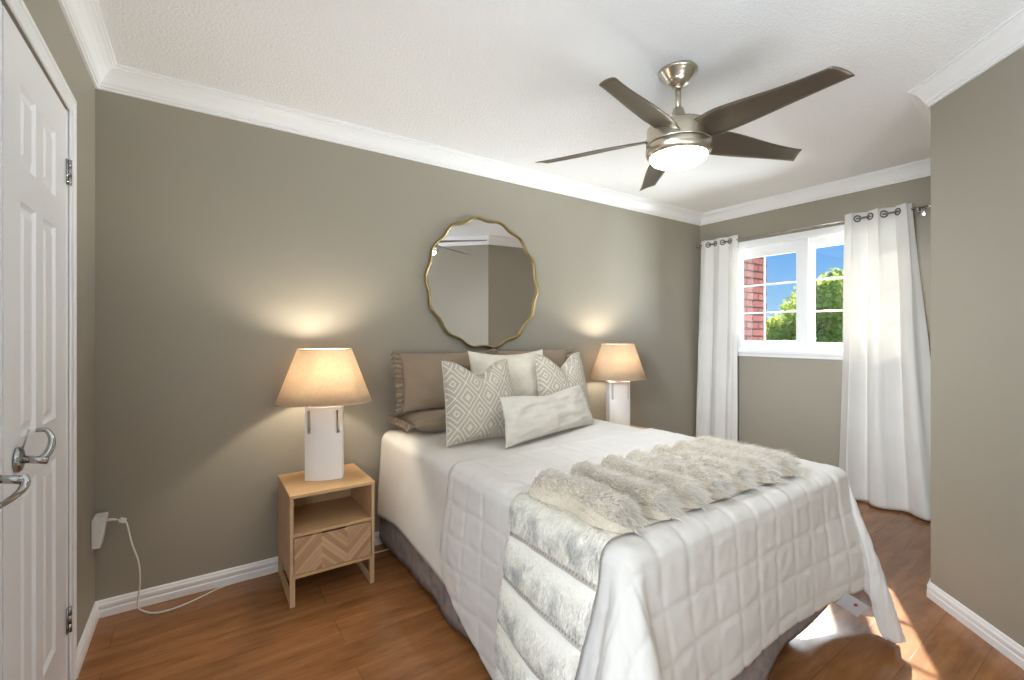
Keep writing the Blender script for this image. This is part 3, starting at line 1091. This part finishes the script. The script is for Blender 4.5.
# ------------------------------------------------------------------ table lamps
def lamp(label, x, y, rz):
    z0 = 0.5155
    t = thing('table_lamp', label, 'lamp', (x, y, z0), rz, 'white block lamps with linen shades')
    bm = bmesh.new()
    hw, hd = 0.090, 0.052
    def yb(xx):
        return hd * (1 - 0.42 * (abs(xx) / hw) ** 2.2)
    def slab(xa, xb, za, zb, n=10, dscale=1.0):
        ff, bb = [], []
        for i in range(n + 1):
            xx = xa + (xb - xa) * i / n
            yy = yb(xx) * dscale
            ff.append((bm.verts.new((xx, -yy, za)), bm.verts.new((xx, -yy, zb))))
            bb.append((bm.verts.new((xx, yy, za)), bm.verts.new((xx, yy, zb))))
        for i in range(n):
            bm.faces.new((ff[i][0], ff[i + 1][0], ff[i + 1][1], ff[i][1]))
            bm.faces.new((bb[i][0], bb[i][1], bb[i + 1][1], bb[i + 1][0]))
            for k in (0, 1):
                bm.faces.new((ff[i][k], bb[i][k], bb[i + 1][k], ff[i + 1][k]))
        for i in (0, n):
            bm.faces.new((ff[i][0], ff[i][1], bb[i][1], bb[i][0]))
    slab(-hw, hw, 0, 0.235, 16)
    slab(-0.060, 0.060, 0.235, 0.352, 12)
    for s in (-1, 1):
        a, b = sorted((s * hw, s * (hw - 0.013)))
        slab(a, b, 0.235, 0.352, 3)
    slab(-hw, hw, 0.352, 0.370, 16)
    bmesh.ops.remove_doubles(bm, verts=bm.verts, dist=1e-5)
    obj('lamp_base', bm, CERAMIC, t)
    bm = bmesh.new()
    lathe(bm, [(0.0, 0.370), (0.022, 0.370), (0.022, 0.378), (0.010, 0.383), (0.010, 0.425), (0.018, 0.428), (0.018, 0.462), (0.0, 0.462)], 24)
    obj('socket', bm, NICKEL, t, True)
    bm = bmesh.new()
    lathe(bm, [(0.010, 0.463), (0.016, 0.478), (0.029, 0.503), (0.030, 0.518), (0.022, 0.538), (0.001, 0.545)], 20)
    bl = obj('bulb', bm, BULB, t, True)
    bm = bmesh.new()
    zb, zt, rb, rt = 0.392, 0.662, 0.232, 0.132
    rg = lathe(bm, [(rb, zb), (rt, zt), (rt - 0.003, zt), (rb - 0.003, zb), (rb, zb)], 72)
    bmesh.ops.remove_doubles(bm, verts=bm.verts, dist=1e-6)
    OV = 0.74
    for v_ in bm.verts: v_.co.y *= OV
    sh = obj('lamp_shade', bm, SHADE, t, True)
    sh.data.polygons.foreach_set('use_smooth', [True] * len(sh.data.polygons))
    for zz, rr, nm in ((zb, rb, 'shade_hem'), (zt, rt, 'shade_hem')):
        bm = bmesh.new()
        tube(bm, [((rr - 0.0012) * math.cos(2 * PI * i / 72), OV * (rr - 0.0012) * math.sin(2 * PI * i / 72), zz) for i in range(72)], 0.0028, 6, closed=True)
        obj(nm, bm, SHADE, sh, True)
    bm = bmesh.new()
    tube(bm, [(rt, 0, zt - 0.01), (-rt, 0, zt - 0.01)], 0.0018, 6)
    tube(bm, [(0, OV * rt, zt - 0.01), (0, -OV * rt, zt - 0.01)], 0.0018, 6)
    tube(bm, smooth_path([(0.012, 0, 0.43), (0.05, 0, 0.50), (0.045, 0, 0.60), (0, 0, 0.655), (-0.045, 0, 0.60), (-0.05, 0, 0.50), (-0.012, 0, 0.43)], 6), 0.0015, 6)
    obj('harp', bm, NICKEL, t, True)
    ld = bpy.data.lights.new('bulb_light', 'POINT')
    ld.energy = LAMP_WATT
    ld.color = (1.0, 0.89, 0.74)
    ld.shadow_soft_size = 0.035
    lo = bpy.data.objects.new('bulb_light', ld)
    lo.location = (0, 0, 0.585)
    link(lo, t)
    return t
lamp('lit white table lamp on the oak nightstand left of the bed', 0.533, 2.492, -0.36)
lamp('lit white table lamp between the bed and the window', 2.716, 2.492, -0.30)

# ------------------------------------------------------------------ bed
BX0, BX1, BY0, BY1, BZ = 0.885, 2.265, 0.775, 2.685, 0.675
bed = thing('bed', 'double bed with mattress under a white quilt', 'bed', ((BX0 + BX1) / 2, (BY0 + BY1) / 2, 0))
def bl_(x0, x1, y0, y1, z0, z1, bev, seg=4):
    bm = bmesh.new()
    cx, cy = (BX0 + BX1) / 2, (BY0 + BY1) / 2
    box(bm, x0 - cx, x1 - cx, y0 - cy, y1 - cy, z0, z1, bev, seg)
    return bm
obj('mattress', bl_(BX0 + 0.01, BX1 - 0.01, BY0 + 0.01, BY1, 0.40, BZ - 0.004, 0.045), MATTRESS, bed, True)
obj('box_spring', bl_(BX0 + 0.025, BX1 - 0.025, BY0 + 0.03, BY1, 0.19, 0.397, 0.02), MATTRESS, bed, True)
obj('bed_frame', bl_(BX0 + 0.05, BX1 - 0.05, BY0 + 0.06, BY1, 0.145, 0.188, 0.004), DARKWOOD, bed)
for x in (BX0 + 0.14, BX1 - 0.14):
    for y in (BY0 + 0.22, BY1 - 0.1):
        obj('leg', bl_(x - 0.025, x + 0.025, y - 0.025, y + 0.025, 0, 0.145, 0.003), DARKWOOD, bed)
# gathered bed skirt round three sides
def skirt():
    pts = []
    m = 0.012
    def side(a, b, n):
        for i in range(n):
            t = i / n
            pts.append((Vector(a).lerp(Vector(b), t), (Vector(b) - Vector(a)).normalized()))
    side((BX0 + m, BY1), (BX0 + m, BY0 + m), 160)
    side((BX0 + m, BY0 + m), (BX1 - m, BY0 + m), 110)
    side((BX1 - m, BY0 + m), (BX1 - m, BY1), 160)
    V, F = [], []
    NZ = 10
    cx, cy = (BX0 + BX1) / 2, (BY0 + BY1) / 2
    for i, (p, d) in enumerate(pts):
        nrm = Vector((d.y, -d.x))
        nrm = -nrm if nrm.dot(p - Vector((cx, cy))) < 0 else nrm
        for k in range(NZ + 1):
            h = k / NZ
            wv = 0.006 * h * math.sin(i * 0.16 + 1.5 * noise.noise(Vector((i * 0.05, 0, 0)))) + 0.024 * h * noise.noise(Vector((i * 0.035, 3, h)))
            hem = 0.045 + 0.028 * noise.noise(Vector((i * 0.045, 8, 0)))
            if 160 <= i < 270:
                hem += 0.16 * sstep(190, 240, i)
            elif i >= 270:
                hem += 0.16
            q = p + nrm * (wv + 0.004 + 0.012 * h)
            V.append((q.x - cx, q.y - cy, 0.39 + (hem - 0.39) * h))
    for i in range(len(pts) - 1):
        for k in range(NZ):
            a = i * (NZ + 1) + k
            F.append((a, a + 1, a + NZ + 2, a + NZ + 1))
    o = raw('bed_skirt', V, F, SKIRT, bed)
    o['label'] = 'grey pink floral bed skirt'
    so = o.modifiers.new('thickness', 'SOLIDIFY'); so.thickness = 0.002; so.offset = 0
skirt()

# draped covers -----------------------------------------------------------
RC = 0.055     # edge rounding
def edge_curve(s, fl=0.0):
    """s = arc length past the flat top's end; returns (outward, drop) round an edge"""
    q = RC * PI / 2
    if s <= 0: return 0.0, 0.0
    if s < q:
        a = s / RC
        return RC * math.sin(a), RC * (1 - math.cos(a))
    return RC + (s - q) * fl, RC + (s - q) * math.sqrt(max(0, 1 - fl * fl))

def drape_point(u, v, z, x0, x1, y0, foot=True, seed=0.0, fl_left=0.5, fl_right=0.42):
    """u, v: position on the unfolded cloth in bed coordinates; beyond the bed's edges the cloth turns down"""
    ax = (x0 + RC) - u if u < x0 + RC else (u - (x1 - RC) if u > x1 - RC else 0.0)
    sx = -1 if u < x0 + RC else 1
    by = (y0 + RC) - v if (foot and v < y0 + RC) else 0.0
    cx = min(max(u, x0 + RC), x1 - RC)
    cy = max(v, y0 + RC) if foot else v
    if ax <= 0 and by <= 0:
        zz = z + 0.006 * noise.noise(Vector((u * 2.2, v * 2.2, seed)))
        return Vector((u, v, zz))
    if by <= 0:
        hang = sstep(0.08, 0.45, ax)
        o, d = edge_curve(ax, 0.03)
        o += hang * (0.012 * math.sin(v * 9 + seed) + 0.03 * noise.noise(Vector((v * 2.6, ax, seed))) + 0.014)
        if foot:   # cloth lifts toward the corner's flare
            o += 0.05 * hang * sstep(0.45, 0.0, v - y0)
        return Vector((cx + sx * o, v, z - d))
    if ax <= 0:
        hang = sstep(0.08, 0.45, by)
        o, d = edge_curve(by, 0.02)
        o += hang * (0.006 * math.sin(u * 8 + seed) + 0.02 * noise.noise(Vector((u * 2.2, by, seed))) + 0.01)
        e_ = min(u - x0, x1 - u)
        o += 0.05 * hang * sstep(0.35, 0.0, e_)
        return Vector((u, cy - o, z - d))
    r = math.hypot(ax, by)
    th = math.atan2(by, ax)
    if sx > 0 and r > 0.69:      # rounded quilt corner
        r = 0.69 + (r - 0.69) * 0.07
    peak = fl_right if sx > 0 else fl_left
    fl = 0.03 + peak * (abs(math.sin(2 * th)) ** 1.2) + 0.08 * math.sin(6 * th) * math.sin(2 * th)
    fl = max(0.0, min(0.85, fl))
    o, d = edge_curve(r, fl)
    o += 0.064 * sstep(0.08, 0.45, r) * (1 - abs(math.sin(2 * th)))
    if z - d < 0.014:
        o += (0.014 - (z - d)) * 0.8
        d = z - 0.014 - 0.004 * noise.noise(Vector((u * 9, v * 9, 1)))
    ph = PI / 2 * (th / (PI / 2)) ** 0.6 if sx > 0 else th
    return Vector((cx + sx * o * math.cos(ph), cy - o * math.sin(ph), z - d))

def cover(name, mat, z, urange, vrange, step, block, puff, seed, foot=True, thick=0.006, fl_right=0.29, parent=None):
    NU = int((urange(0.5)[1] - urange(0.5)[0]) / step)
    v0, v1 = vrange
    NV = int((v1 - v0) / step)
    grid = []
    ref = []
    for j in range(NV + 1):
        v = v0 + (v1 - v0) * j / NV
        ua, ub = urange(v)
        bend = max(0.0, (BY0 + RC) - v)
        for i in range(NU + 1):
            u = ua + (ub - ua) * i / NU
            # the hem hangs longer at the window-side foot corner
            vv = v - bend * 0.36 * sstep(BX1 - RC - 0.03, BX1 - RC + 0.12, u) if foot else v
            grid.append(drape_point(u, vv, z, BX0, BX1, BY0, foot, seed, fl_right=fl_right))
            ref.append((u, vv))
    def idx(i, j): return j * (NU + 1) + i
    P = np.array([tuple(p) for p in grid]).reshape(NV + 1, NU + 1, 3)
    du = np.gradient(P, axis=1); dv = np.gradient(P, axis=0)
    nr = np.cross(du, dv)
    nr /= np.maximum(1e-9, np.linalg.norm(nr, axis=2, keepdims=True))
    if puff > 0:
        R = np.array(ref).reshape(NV + 1, NU + 1, 2)
        a = np.abs(np.sin(PI * (R[..., 0] - 0.03) / block))
        b = np.abs(np.sin(PI * (R[..., 1] - 0.02) / block))
        hgt = puff * (np.minimum(1, a * 2.6) ** 0.8) * (np.minimum(1, b * 2.6) ** 0.8)
        wr = np.array([0.0025 * noise.noise(Vector((x * 26, y * 26, seed))) for x, y in ref]).reshape(NV + 1, NU + 1)
        P = P + nr * (hgt + wr)[..., None]
    F = [(idx(i, j), idx(i + 1, j), idx(i + 1, j + 1), idx(i, j + 1)) for j in range(NV) for i in range(NU)]
    o = raw(name, P.reshape(-1, 3), F, mat, parent)
    so = o.modifiers.new('thickness', 'SOLIDIFY')
    so.thickness = thick
    so.offset = -1
    return o

# ivory coverlet, head half of the bed
def cov_u(v):
    return (BX0 + RC - (0.50 + 0.03 * math.sin(v * 5)), BX1 - RC + 0.50)
cv = cover('coverlet', SHEET, BZ + 0.006, cov_u, (1.60, 2.66), 0.018, 0.1, 0.0, 2.0, foot=False, thick=0.004)
tag(cv, 'plain ivory coverlet over the pillow end of the bed', 'bedspread')

# quilt with rounded corners: hem varies along each side
HEADV = 1.775
def quilt_u(v):
    left = 0.52 + 0.19 * sstep(1.80, 1.35, v)
    right = 0.42 + 0.26 * sstep(1.15, 0.74, v)
    fl_ = (BY0 + RC) - v
    cut = 0.0
    if fl_ > 0.12:       # rounded foot corners
        k = (fl_ - 0.12) / 0.36
        cut = 0.02 * (1 - math.sqrt(max(0, 1 - min(1, k) ** 2)))
    k2 = max(0, (v - (HEADV - 0.16)) / 0.16)
    cut2 = 0.10 * (1 - math.sqrt(max(0, 1 - min(1, k2) ** 2)))
    return (BX0 + RC - left + cut + cut2, BX1 - RC + right - cut - cut2)
qv = cover('quilt', QUILT, BZ + 0.020, quilt_u, (BY0 + RC - 0.49, HEADV), 0.0088, 0.122, 0.0040, 5.0, True, 0.008)
tag(qv, 'off-white block-stitched quilt over the foot half of the bed', 'quilt')
bm = bmesh.new()
box(bm, -0.040, 0.040, -0.0006, 0.0006, -0.034, 0.034)
ct = obj('care_tag', bm, CARD, qv, loc=(2.050, 0.702, 0.225), rot=(0.30, 0.50, -0.95))
ct['label'] = 'grey care tag with a red mark'
bm = bmesh.new()
lathe(bm, [(0.0, -0.0012), (0.007, -0.0012), (0.007, 0.0), (0.0, 0.0)], 16)
bmesh.ops.rotate(bm, verts=bm.verts, cent=(0, 0, 0), matrix=Matrix.Rotation(PI / 2, 3, 'X'))
obj('red_mark', bm, REDDOT, ct, loc=(0.008, -0.0008, 0.008))

# ------------------------------------------------------------------ fur throw
TX1, TY0, TY1 = 1.965, 0.865, 1.275
ZT = BZ + 0.020 + 0.010
flat_len = TX1 - (BX0 + RC)
def fur_point(s, w):
    """s from the right end along the bed, then down the left side; w across"""
    y = TY0 + (TY1 - TY0) * w
    if s <= flat_len:
        return Vector((TX1 - s, y, ZT)), Vector((0, 0, 1)), Vector((-1, 0, 0))
    e_ = s - flat_len
    o, d = edge_curve(e_, 0.03)
    n_a = min(1.0, e_ / (RC * PI / 2)) * PI / 2
    hang = sstep(0.08, 0.45, e_)
    o += 0.012 + hang * (0.030 + 0.012 * math.sin(y * 9 + 5.0) + 0.03 * noise.noise(Vector((y * 2.6, e_, 5.0))) + 0.05 * sstep(0.45, 0.0, y - BY0))
    return Vector((BX0 + RC - o, y + 0.02 * hang, ZT - d)), Vector((-math.sin(n_a), 0, math.cos(n_a))), Vector((-math.cos(n_a), 0, -math.sin(n_a)))

throw = thing('fur_throw', 'cream and grey strip fur throw across the foot of the bed', 'throw', (0, 0, 0))
TOTAL = flat_len + 0.69
# backing sheet
V, F = [], []
NS_, NWd = 120, 24
for i in range(NS_ + 1):
    for k in range(NWd + 1):
        p, n_, t_ = fur_point(TOTAL * i / NS_, k / NWd)
        V.append(p + n_ * 0.002)
for i in range(NS_):
    for k in range(NWd):
        a = i * (NWd + 1) + k
        F.append((a, a + 1, a + NWd + 2, a + NWd + 1))
bk = raw('backing', V, F, SUEDE, throw)
so = bk.modifiers.new('thickness', 'SOLIDIFY'); so.thickness = 0.004; so.offset = -1

def fur_strip(s0, s1, long_hair, seed):
    """one strip: a padded bolster with hair on it"""
    r_ = np.random.default_rng(seed)
    L = s1 - s0
    NA, NB = 14, 44
    puff = 0.074 if long_hair else 0.015
    wob = [r_.uniform(-0.02, 0.02) for _ in range(2)]
    inset = 0.012
    def P(a, b):
        s = s0 + L * a
        if long_hair:      # rounded pelt ends
            s = s0 + L * (0.5 + (a - 0.5) * math.sqrt(max(0.02, 1 - max(0.0, 1 - max(0.0, b) / 0.15, 1 - max(0.0, 1 - b) / 0.10) ** 2)))
        extra = wob[0] * (1 - b) + wob[1] * b
        w = (-0.05 + wob[0] * 1.3 + b * (1.06 - wob[0] * 1.3)) if long_hair else -0.01 + b * 1.02
        p, n_, t_ = fur_point(min(max(s, 0.0), TOTAL), w)
        prof = max(0.0, math.sin(PI * min(1, max(0, a)))) ** (0.7 if long_hair else 0.55)
        endp = min(1.0, min(b, 1 - b) / (0.13 if long_hair else 0.09))
        endp = math.sqrt(max(0, 1 - (1 - endp) ** 2))
        h = puff * prof * (0.06 + 0.94 * endp) + 0.004 * noise.noise(Vector((s * 12, b * 6, seed)))
        if long_hair:
            p = p + Vector((0.018 * noise.noise(Vector((b * 3, seed, 0))), 0, 0))
        return p + n_ * (0.004 + h), n_, t_
    V, F, G = [], [], []
    for i in range(NA + 1):
        for k in range(NB + 1):
            p, n_, t_ = P(i / NA, k / NB)
            V.append(tuple(p)); G.append(1.0 if 0.35 < i / NA < 0.95 else 0.0)
    for i in range(NA):
        for k in range(NB):
            a = i * (NB + 1) + k
            F.append((a, a + 1, a + NB + 2, a + NB + 1))
    count = 6500 if long_hair else 6500
    A = r_.random(count); B = r_.random(count)
    if long_hair:
        B[:900] = r_.random(900) * 0.09
    for q in range(count):
        a, b = 0.05 + 0.88 * float(A[q]), float(B[q])
        p, n_, t_ = P(a, b)
        pa, _, _ = P(a + 0.03, b)
        pb, _, _ = P(a, b + 0.02)
        sn = (pa - p).cross(pb - p)
        if sn.length < 1e-9: continue
        sn.normalize()
        if sn.dot(n_) < 0: sn = -sn
        j = Vector(r_.normal(0, 1, 3))
        if long_hair:
            ln = r_.uniform(0.014, 0.030) if r_.random() < 0.74 else r_.uniform(0.030, 0.054)
            g = (sn * 0.42 + Vector((0, -0.80, 0.12)) + j * 0.17).normalized()
            tip = (g + Vector((0, -0.40, -0.30)) + j * 0.10).normalized()
            wd = 0.0011
        else:
            ln = r_.uniform(0.008, 0.016)
            g = (sn * 0.25 + t_ * 0.9 + j * 0.16).normalized()
            tip = (g + t_ * 0.5 - sn * 0.12).normalized()
            wd = 0.0012
        side = g.cross(Vector((0.3, 0.5, 0.8)) + j * 0.4).normalized() * wd
        m_ = p + g * ln * 0.5
        e_ = m_ + tip * ln * 0.5
        i0 = len(V)
        V += [tuple(p - side), tuple(p + side), tuple(m_ - side * 0.7), tuple(m_ + side * 0.7), tuple(e_)]
        gv = sstep(0.30, 0.5, a) * (1 - sstep(0.9, 1.0, a))
        G += [gv] * 5
        F += [(i0, i0 + 1, i0 + 3, i0 + 2), (i0 + 2, i0 + 3, i0 + 4)]
    o = raw('fur_strip', V, F, FUR if long_hair else FURFLAT, throw)
    if long_hair:
        o.data.materials.append(FURSKIN)
        o.data.polygons.foreach_set('material_index', [1] * (NA * NB) + [0] * (len(F) - NA * NB))
    at = o.data.attributes.new('grey', 'FLOAT', 'POINT')
    at.data.foreach_set('value', G)
    return o

s = 0.0
seed = 11
edges_ = []
top_n = 7
wtop = (flat_len + 0.01) / top_n
for q in range(top_n):
    fur_strip(s + 0.022, s + wtop - (0.018 if q < top_n - 1 else 0.0), True, seed)
    s += wtop; seed += 1
while s < TOTAL - 0.05:
    s2 = min(s + 0.147, TOTAL)
    fur_strip(s - (0.012 if s < flat_len + 0.05 else -0.001), s2 - 0.016, False, seed)
    # pierced seam below each strip: a row of small dark slits
    bm = bmesh.new()
    if s2 < TOTAL - 0.02:
        for k in range(30):
            w = (k + 0.5) / 30
            p, n_, t_ = fur_point(s2 - 0.009, w)
            c_ = p + n_ * 0.006
            vs = box(bm, -0.001, 0.001, -0.0024, 0.0024, -0.004, 0.004)
            M = Matrix.Translation(c_) @ Matrix.Rotation(0.5, 4, 'X')
            for v_ in vs: v_.co = M @ v_.co
        obj('pierced_seam', bm, FURDARK, throw)
    s = s2; seed += 1

# ------------------------------------------------------------------ pillows
def pillow_mesh(w, h, th, chop=0.0, sag=0.0, seed=0.0, ears=0.06, n=44, wr=0.006):
    """a stuffed cover standing in its own XZ plane, base edge at z = 0, front to -Y"""
    front, back = [], []
    V, F = [], []
    def pos(u, v, side):
        pin = 1 - ears * (1 - abs(u) ** 2.2 * 0.0) * 0
        x = u * w / 2 * (1 - ears * (1 - v * v) * abs(u) ** 3 * 0.9)
        z = v * h / 2 * (1 - ears * (1 - u * u) * abs(v) ** 3 * 0.9)
        t = th / 2 * (max(0, 1 - abs(u) ** 2.6) ** 0.55) * (max(0, 1 - abs(v) ** 2.6) ** 0.55)
        y = side * t
        nz = noise.noise(Vector((u * 2.3, v * 2.3, seed + side))) + 0.5 * noise.noise(Vector((u * 6, v * 6, seed + side)))
        y += side * wr * nz * min(1, t / (th * 0.2))
        if chop:
            k = math.exp(-(u / 0.42) ** 2) * ((v + 1) / 2) ** 2.2
            z -= chop * k
            y -= side * 0.18 * chop * math.exp(-(u / 0.14) ** 2) * sstep(-0.3, 1, v)
            x *= 1 - 0.10 * ((v + 1) / 2) ** 2
        if sag:
            z -= sag * (1 - u * u) * sstep(0, 1, v)
        return (x, y, z + h / 2)
    for j in range(n + 1):
        for i in range(n + 1):
            # denser sampling toward the rim
            u = math.sin((i / n * 2 - 1) * PI / 2); v = math.sin((j / n * 2 - 1) * PI / 2)
            V.append(pos(u, v, -1))
    off = len(V)
    for j in range(n + 1):
        for i in range(n + 1):
            u = math.sin((i / n * 2 - 1) * PI / 2); v = math.sin((j / n * 2 - 1) * PI / 2)
            V.append(pos(u, v, 1))
    for j in range(n):
        for i in range(n):
            a = j * (n + 1) + i
            F.append((a, a + 1, a + n + 2, a + n + 1))
            F.append((off + a, off + a + n + 1, off + a + n + 2, off + a + 1))
    bm = bmesh.new()
    vs = [bm.verts.new(v) for v in V]
    for f in F: bm.faces.new([vs[i] for i in f])
    bmesh.ops.remove_doubles(bm, verts=bm.verts, dist=0.0008)
    return bm

def rim_piping(w, h, ears, chop, mat, parent, r=0.0035):
    bm = bmesh.new()
    def pos(u, v):
        x = u * w / 2 * (1 - ears * (1 - v * v) * abs(u) ** 3 * 0.9)
        z = v * h / 2 * (1 - ears * (1 - u * u) * abs(v) ** 3 * 0.9)
        if chop:
            z -= chop * math.exp(-(u / 0.42) ** 2) * ((v + 1) / 2) ** 2.2
            x *= 1 - 0.10 * ((v + 1) / 2) ** 2
        return (x, 0, z + h / 2)
    pts = []
    m = 30
    for i in range(m): pts.append(pos(-1 + 2 * i / m, -1))
    for i in range(m): pts.append(pos(1, -1 + 2 * i / m))
    for i in range(m): pts.append(pos(1 - 2 * i / m, 1))
    for i in range(m): pts.append(pos(-1, 1 - 2 * i / m))
    tube(bm, pts, r, 6, closed=True)
    return obj('piping', bm, mat, parent, True)

def ruffle(w, h, ears, parent, mat, width=0.055, sides=('l', 'r')):
    V, F = [], []
    def pos(u, v):
        x = u * w / 2 * (1 - ears * (1 - v * v) * abs(u) ** 3 * 0.9)
        z = v * h / 2 * (1 - ears * (1 - u * u) * abs(v) ** 3 * 0.9)
        return Vector((x, 0, z + h / 2))
    for sd_ in sides:
        V, F = [], []
        sg = -1 if sd_ == 'l' else 1
        n = 130
        base = len(V)
        for i in range(n + 1):
            v = -1 + 2 * i / n
            p = pos(sg, v)
            for k in range(5):
                t = k / 4
                wv = math.sin(i * 0.62 + 1.8 * noise.noise(Vector((i * 0.08, sg, 1)))) 
                q = p + Vector((sg * width * t * (0.9 + 0.2 * noise.noise(Vector((i * 0.2, 1, sg)))), 0.024 * t * wv, 0.010 * t * math.cos(i * 0.62) + v * 0.012 * t))
                V.append(q)
        for i in range(n):
            for k in range(4):
                a = base + i * 5 + k
                F.append((a, a + 1, a + 6, a + 5))
        o = raw('ruffle', V, F, mat, parent)
        so = o.modifiers.new('thickness', 'SOLIDIFY'); so.thickness = 0.0016; so.offset = 0

def pillow(name, label, mat, loc, w, h, th, tilt, yaw, roll=0.0, group=None, cat='pillow', **kw):
    """tilt leans the top toward the wall"""
    o = obj(name, pillow_mesh(w, h, th, **kw), mat, None, True, loc)
    o.rotation_mode = 'XYZ'
    M = Matrix.Rotation(yaw, 4, 'Z') @ Matrix.Rotation(-tilt, 4, 'X') @ Matrix.Rotation(roll, 4, 'Y')
    o.rotation_euler = M.to_euler()
    tag(o, label, cat, group)
    return o
ZP = BZ + 0.012
# flat shams at the bottom of each stack, then the leaning ones
RW, RH = 0.62, 0.40
def flat_sham(label, x):
    o = obj('pillow_sham', pillow_mesh(0.60, 0.30, 0.12, seed=x, ears=0.05, wr=0.012), TAUPE, None, True, (x, 2.365, ZP + 0.062))
    o.rotation_euler = (-PI / 2, 0, 0)
    tag(o, label, 'pillow', 'taupe ruffled shams')
    ruffle(0.60, 0.30, 0.05, o, TAUPE)
    return o
flat_sham('taupe ruffled sham lying flat at the left, under the upright one', 1.275)
flat_sham('taupe ruffled sham lying flat on the window side of the bed', 1.87)
for x, lb, yw in ((1.262, 'taupe ruffled sham leaning upright at the left of the bed', 0.0), (1.94, 'taupe ruffled sham leaning upright at the right, behind the patterned cushion', 0.0)):
    o = pillow('pillow_sham', lb, TAUPE, (x, 2.515, ZP + 0.118), 0.60, 0.345, 0.13, 0.16, yw, 0.0, 'taupe ruffled shams', ears=0.05, seed=x * 3, wr=0.008)
    ruffle(0.60, 0.345, 0.05, o, TAUPE)
o = pillow('cushion', 'cream textured square cushion standing at the back centre', CREAM, (1.615, 2.345, ZP + 0.085), 0.58, 0.39, 0.15, 0.17, 0.02, 0, cat='cushion', ears=0.06, seed=4.4, sag=0.022, wr=0.012)
o = pillow('cushion', 'diamond patterned cushion on the left, its top chopped', LATTICE, (1.262, 2.095, ZP + 0.003), 0.47, 0.435, 0.17, 0.22, 0.05, 0, 'diamond patterned cushions', 'cushion', chop=0.075, ears=0.07, seed=1.0)
rim_piping(0.47, 0.435, 0.07, 0.075, LINEN, o)
o = pillow('cushion', 'diamond patterned cushion on the right behind the lumbar cushion', LATTICE, (1.968, 2.235, ZP + 0.003), 0.48, 0.45, 0.15, 0.20, 0.12, 0, 'diamond patterned cushions', 'cushion', chop=0.09, ears=0.07, seed=2.0)
rim_piping(0.48, 0.45, 0.07, 0.09, LINEN, o)
o = pillow('lumbar_cushion', 'long beige linen lumbar cushion in front of the others', LINEN, (1.655, 1.985, ZP + 0.004), 0.84, 0.255, 0.13, 0.32, 0.25, 0, cat='cushion', chop=0.022, ears=0.09, seed=9.0, wr=0.022)

# ------------------------------------------------------------------ power adapter and cords
ad = thing('power_adapter', 'white plug-in adapter with a thin cord, by the left corner', 'adapter', (XL, 2.638, 0.40))
bm = bmesh.new()
box(bm, 0.003, 0.006, -0.038, 0.038, -0.065, 0.065, 0.001)
obj('outlet_plate', bm, PLASTIC, ad)
bm = bmesh.new()
vs = box(bm, 0.006, 0.050, -0.036, 0.036, -0.060, 0.072, 0.004)
for v_ in bm.verts:
    if v_.co.z < -0.05 and v_.co.x > 0.03:
        v_.co.x -= 0.018
obj('adapter_box', bm, PLASTIC, ad)
bm = bmesh.new()
tube(bm, [(0.050, 0, 0.045), (0.066, 0, 0.044), (0.082, 0, 0.040)], 0.006, 10, radii=[0.007, 0.0055, 0.004])
obj('strain_relief', bm, CORDMAT, ad, True)
cp = [(-0.298, 2.636, 0.438), (-0.285, 2.634, 0.436), (-0.268, 2.630, 0.420), (-0.250, 2.625, 0.33), (-0.226, 2.625, 0.235), (-0.222, 2.63, 0.14), (-0.232, 2.66, 0.03), (-0.215, 2.645, 0.006), (-0.16, 2.59, 0.005), (-0.075, 2.592, 0.005), (0.02, 2.635, 0.005), (0.104, 2.676, 0.005), (0.27, 2.682, 0.005), (0.52, 2.684, 0.005), (0.70, 2.65, 0.005), (0.82, 2.60, 0.005), (0.95, 2.60, 0.005), (1.1, 2.62, 0.005)]
off_ = Vector(ad.location)
bm = bmesh.new(); tube(bm, [p - off_ for p in smooth_path(cp, 8)], 0.0035, 8); cb = obj('power_cord', bm, CORDMAT, ad, True)
bm = bmesh.new()
box(bm, -0.012, 0.012, -0.008, 0.008, -0.010, 0.010, 0.003)
obj('plug', bm, PLASTIC, cb, loc=tuple(Vector((-0.282, 2.634, 0.434)) - off_), rot=(0, 0.5, 0))
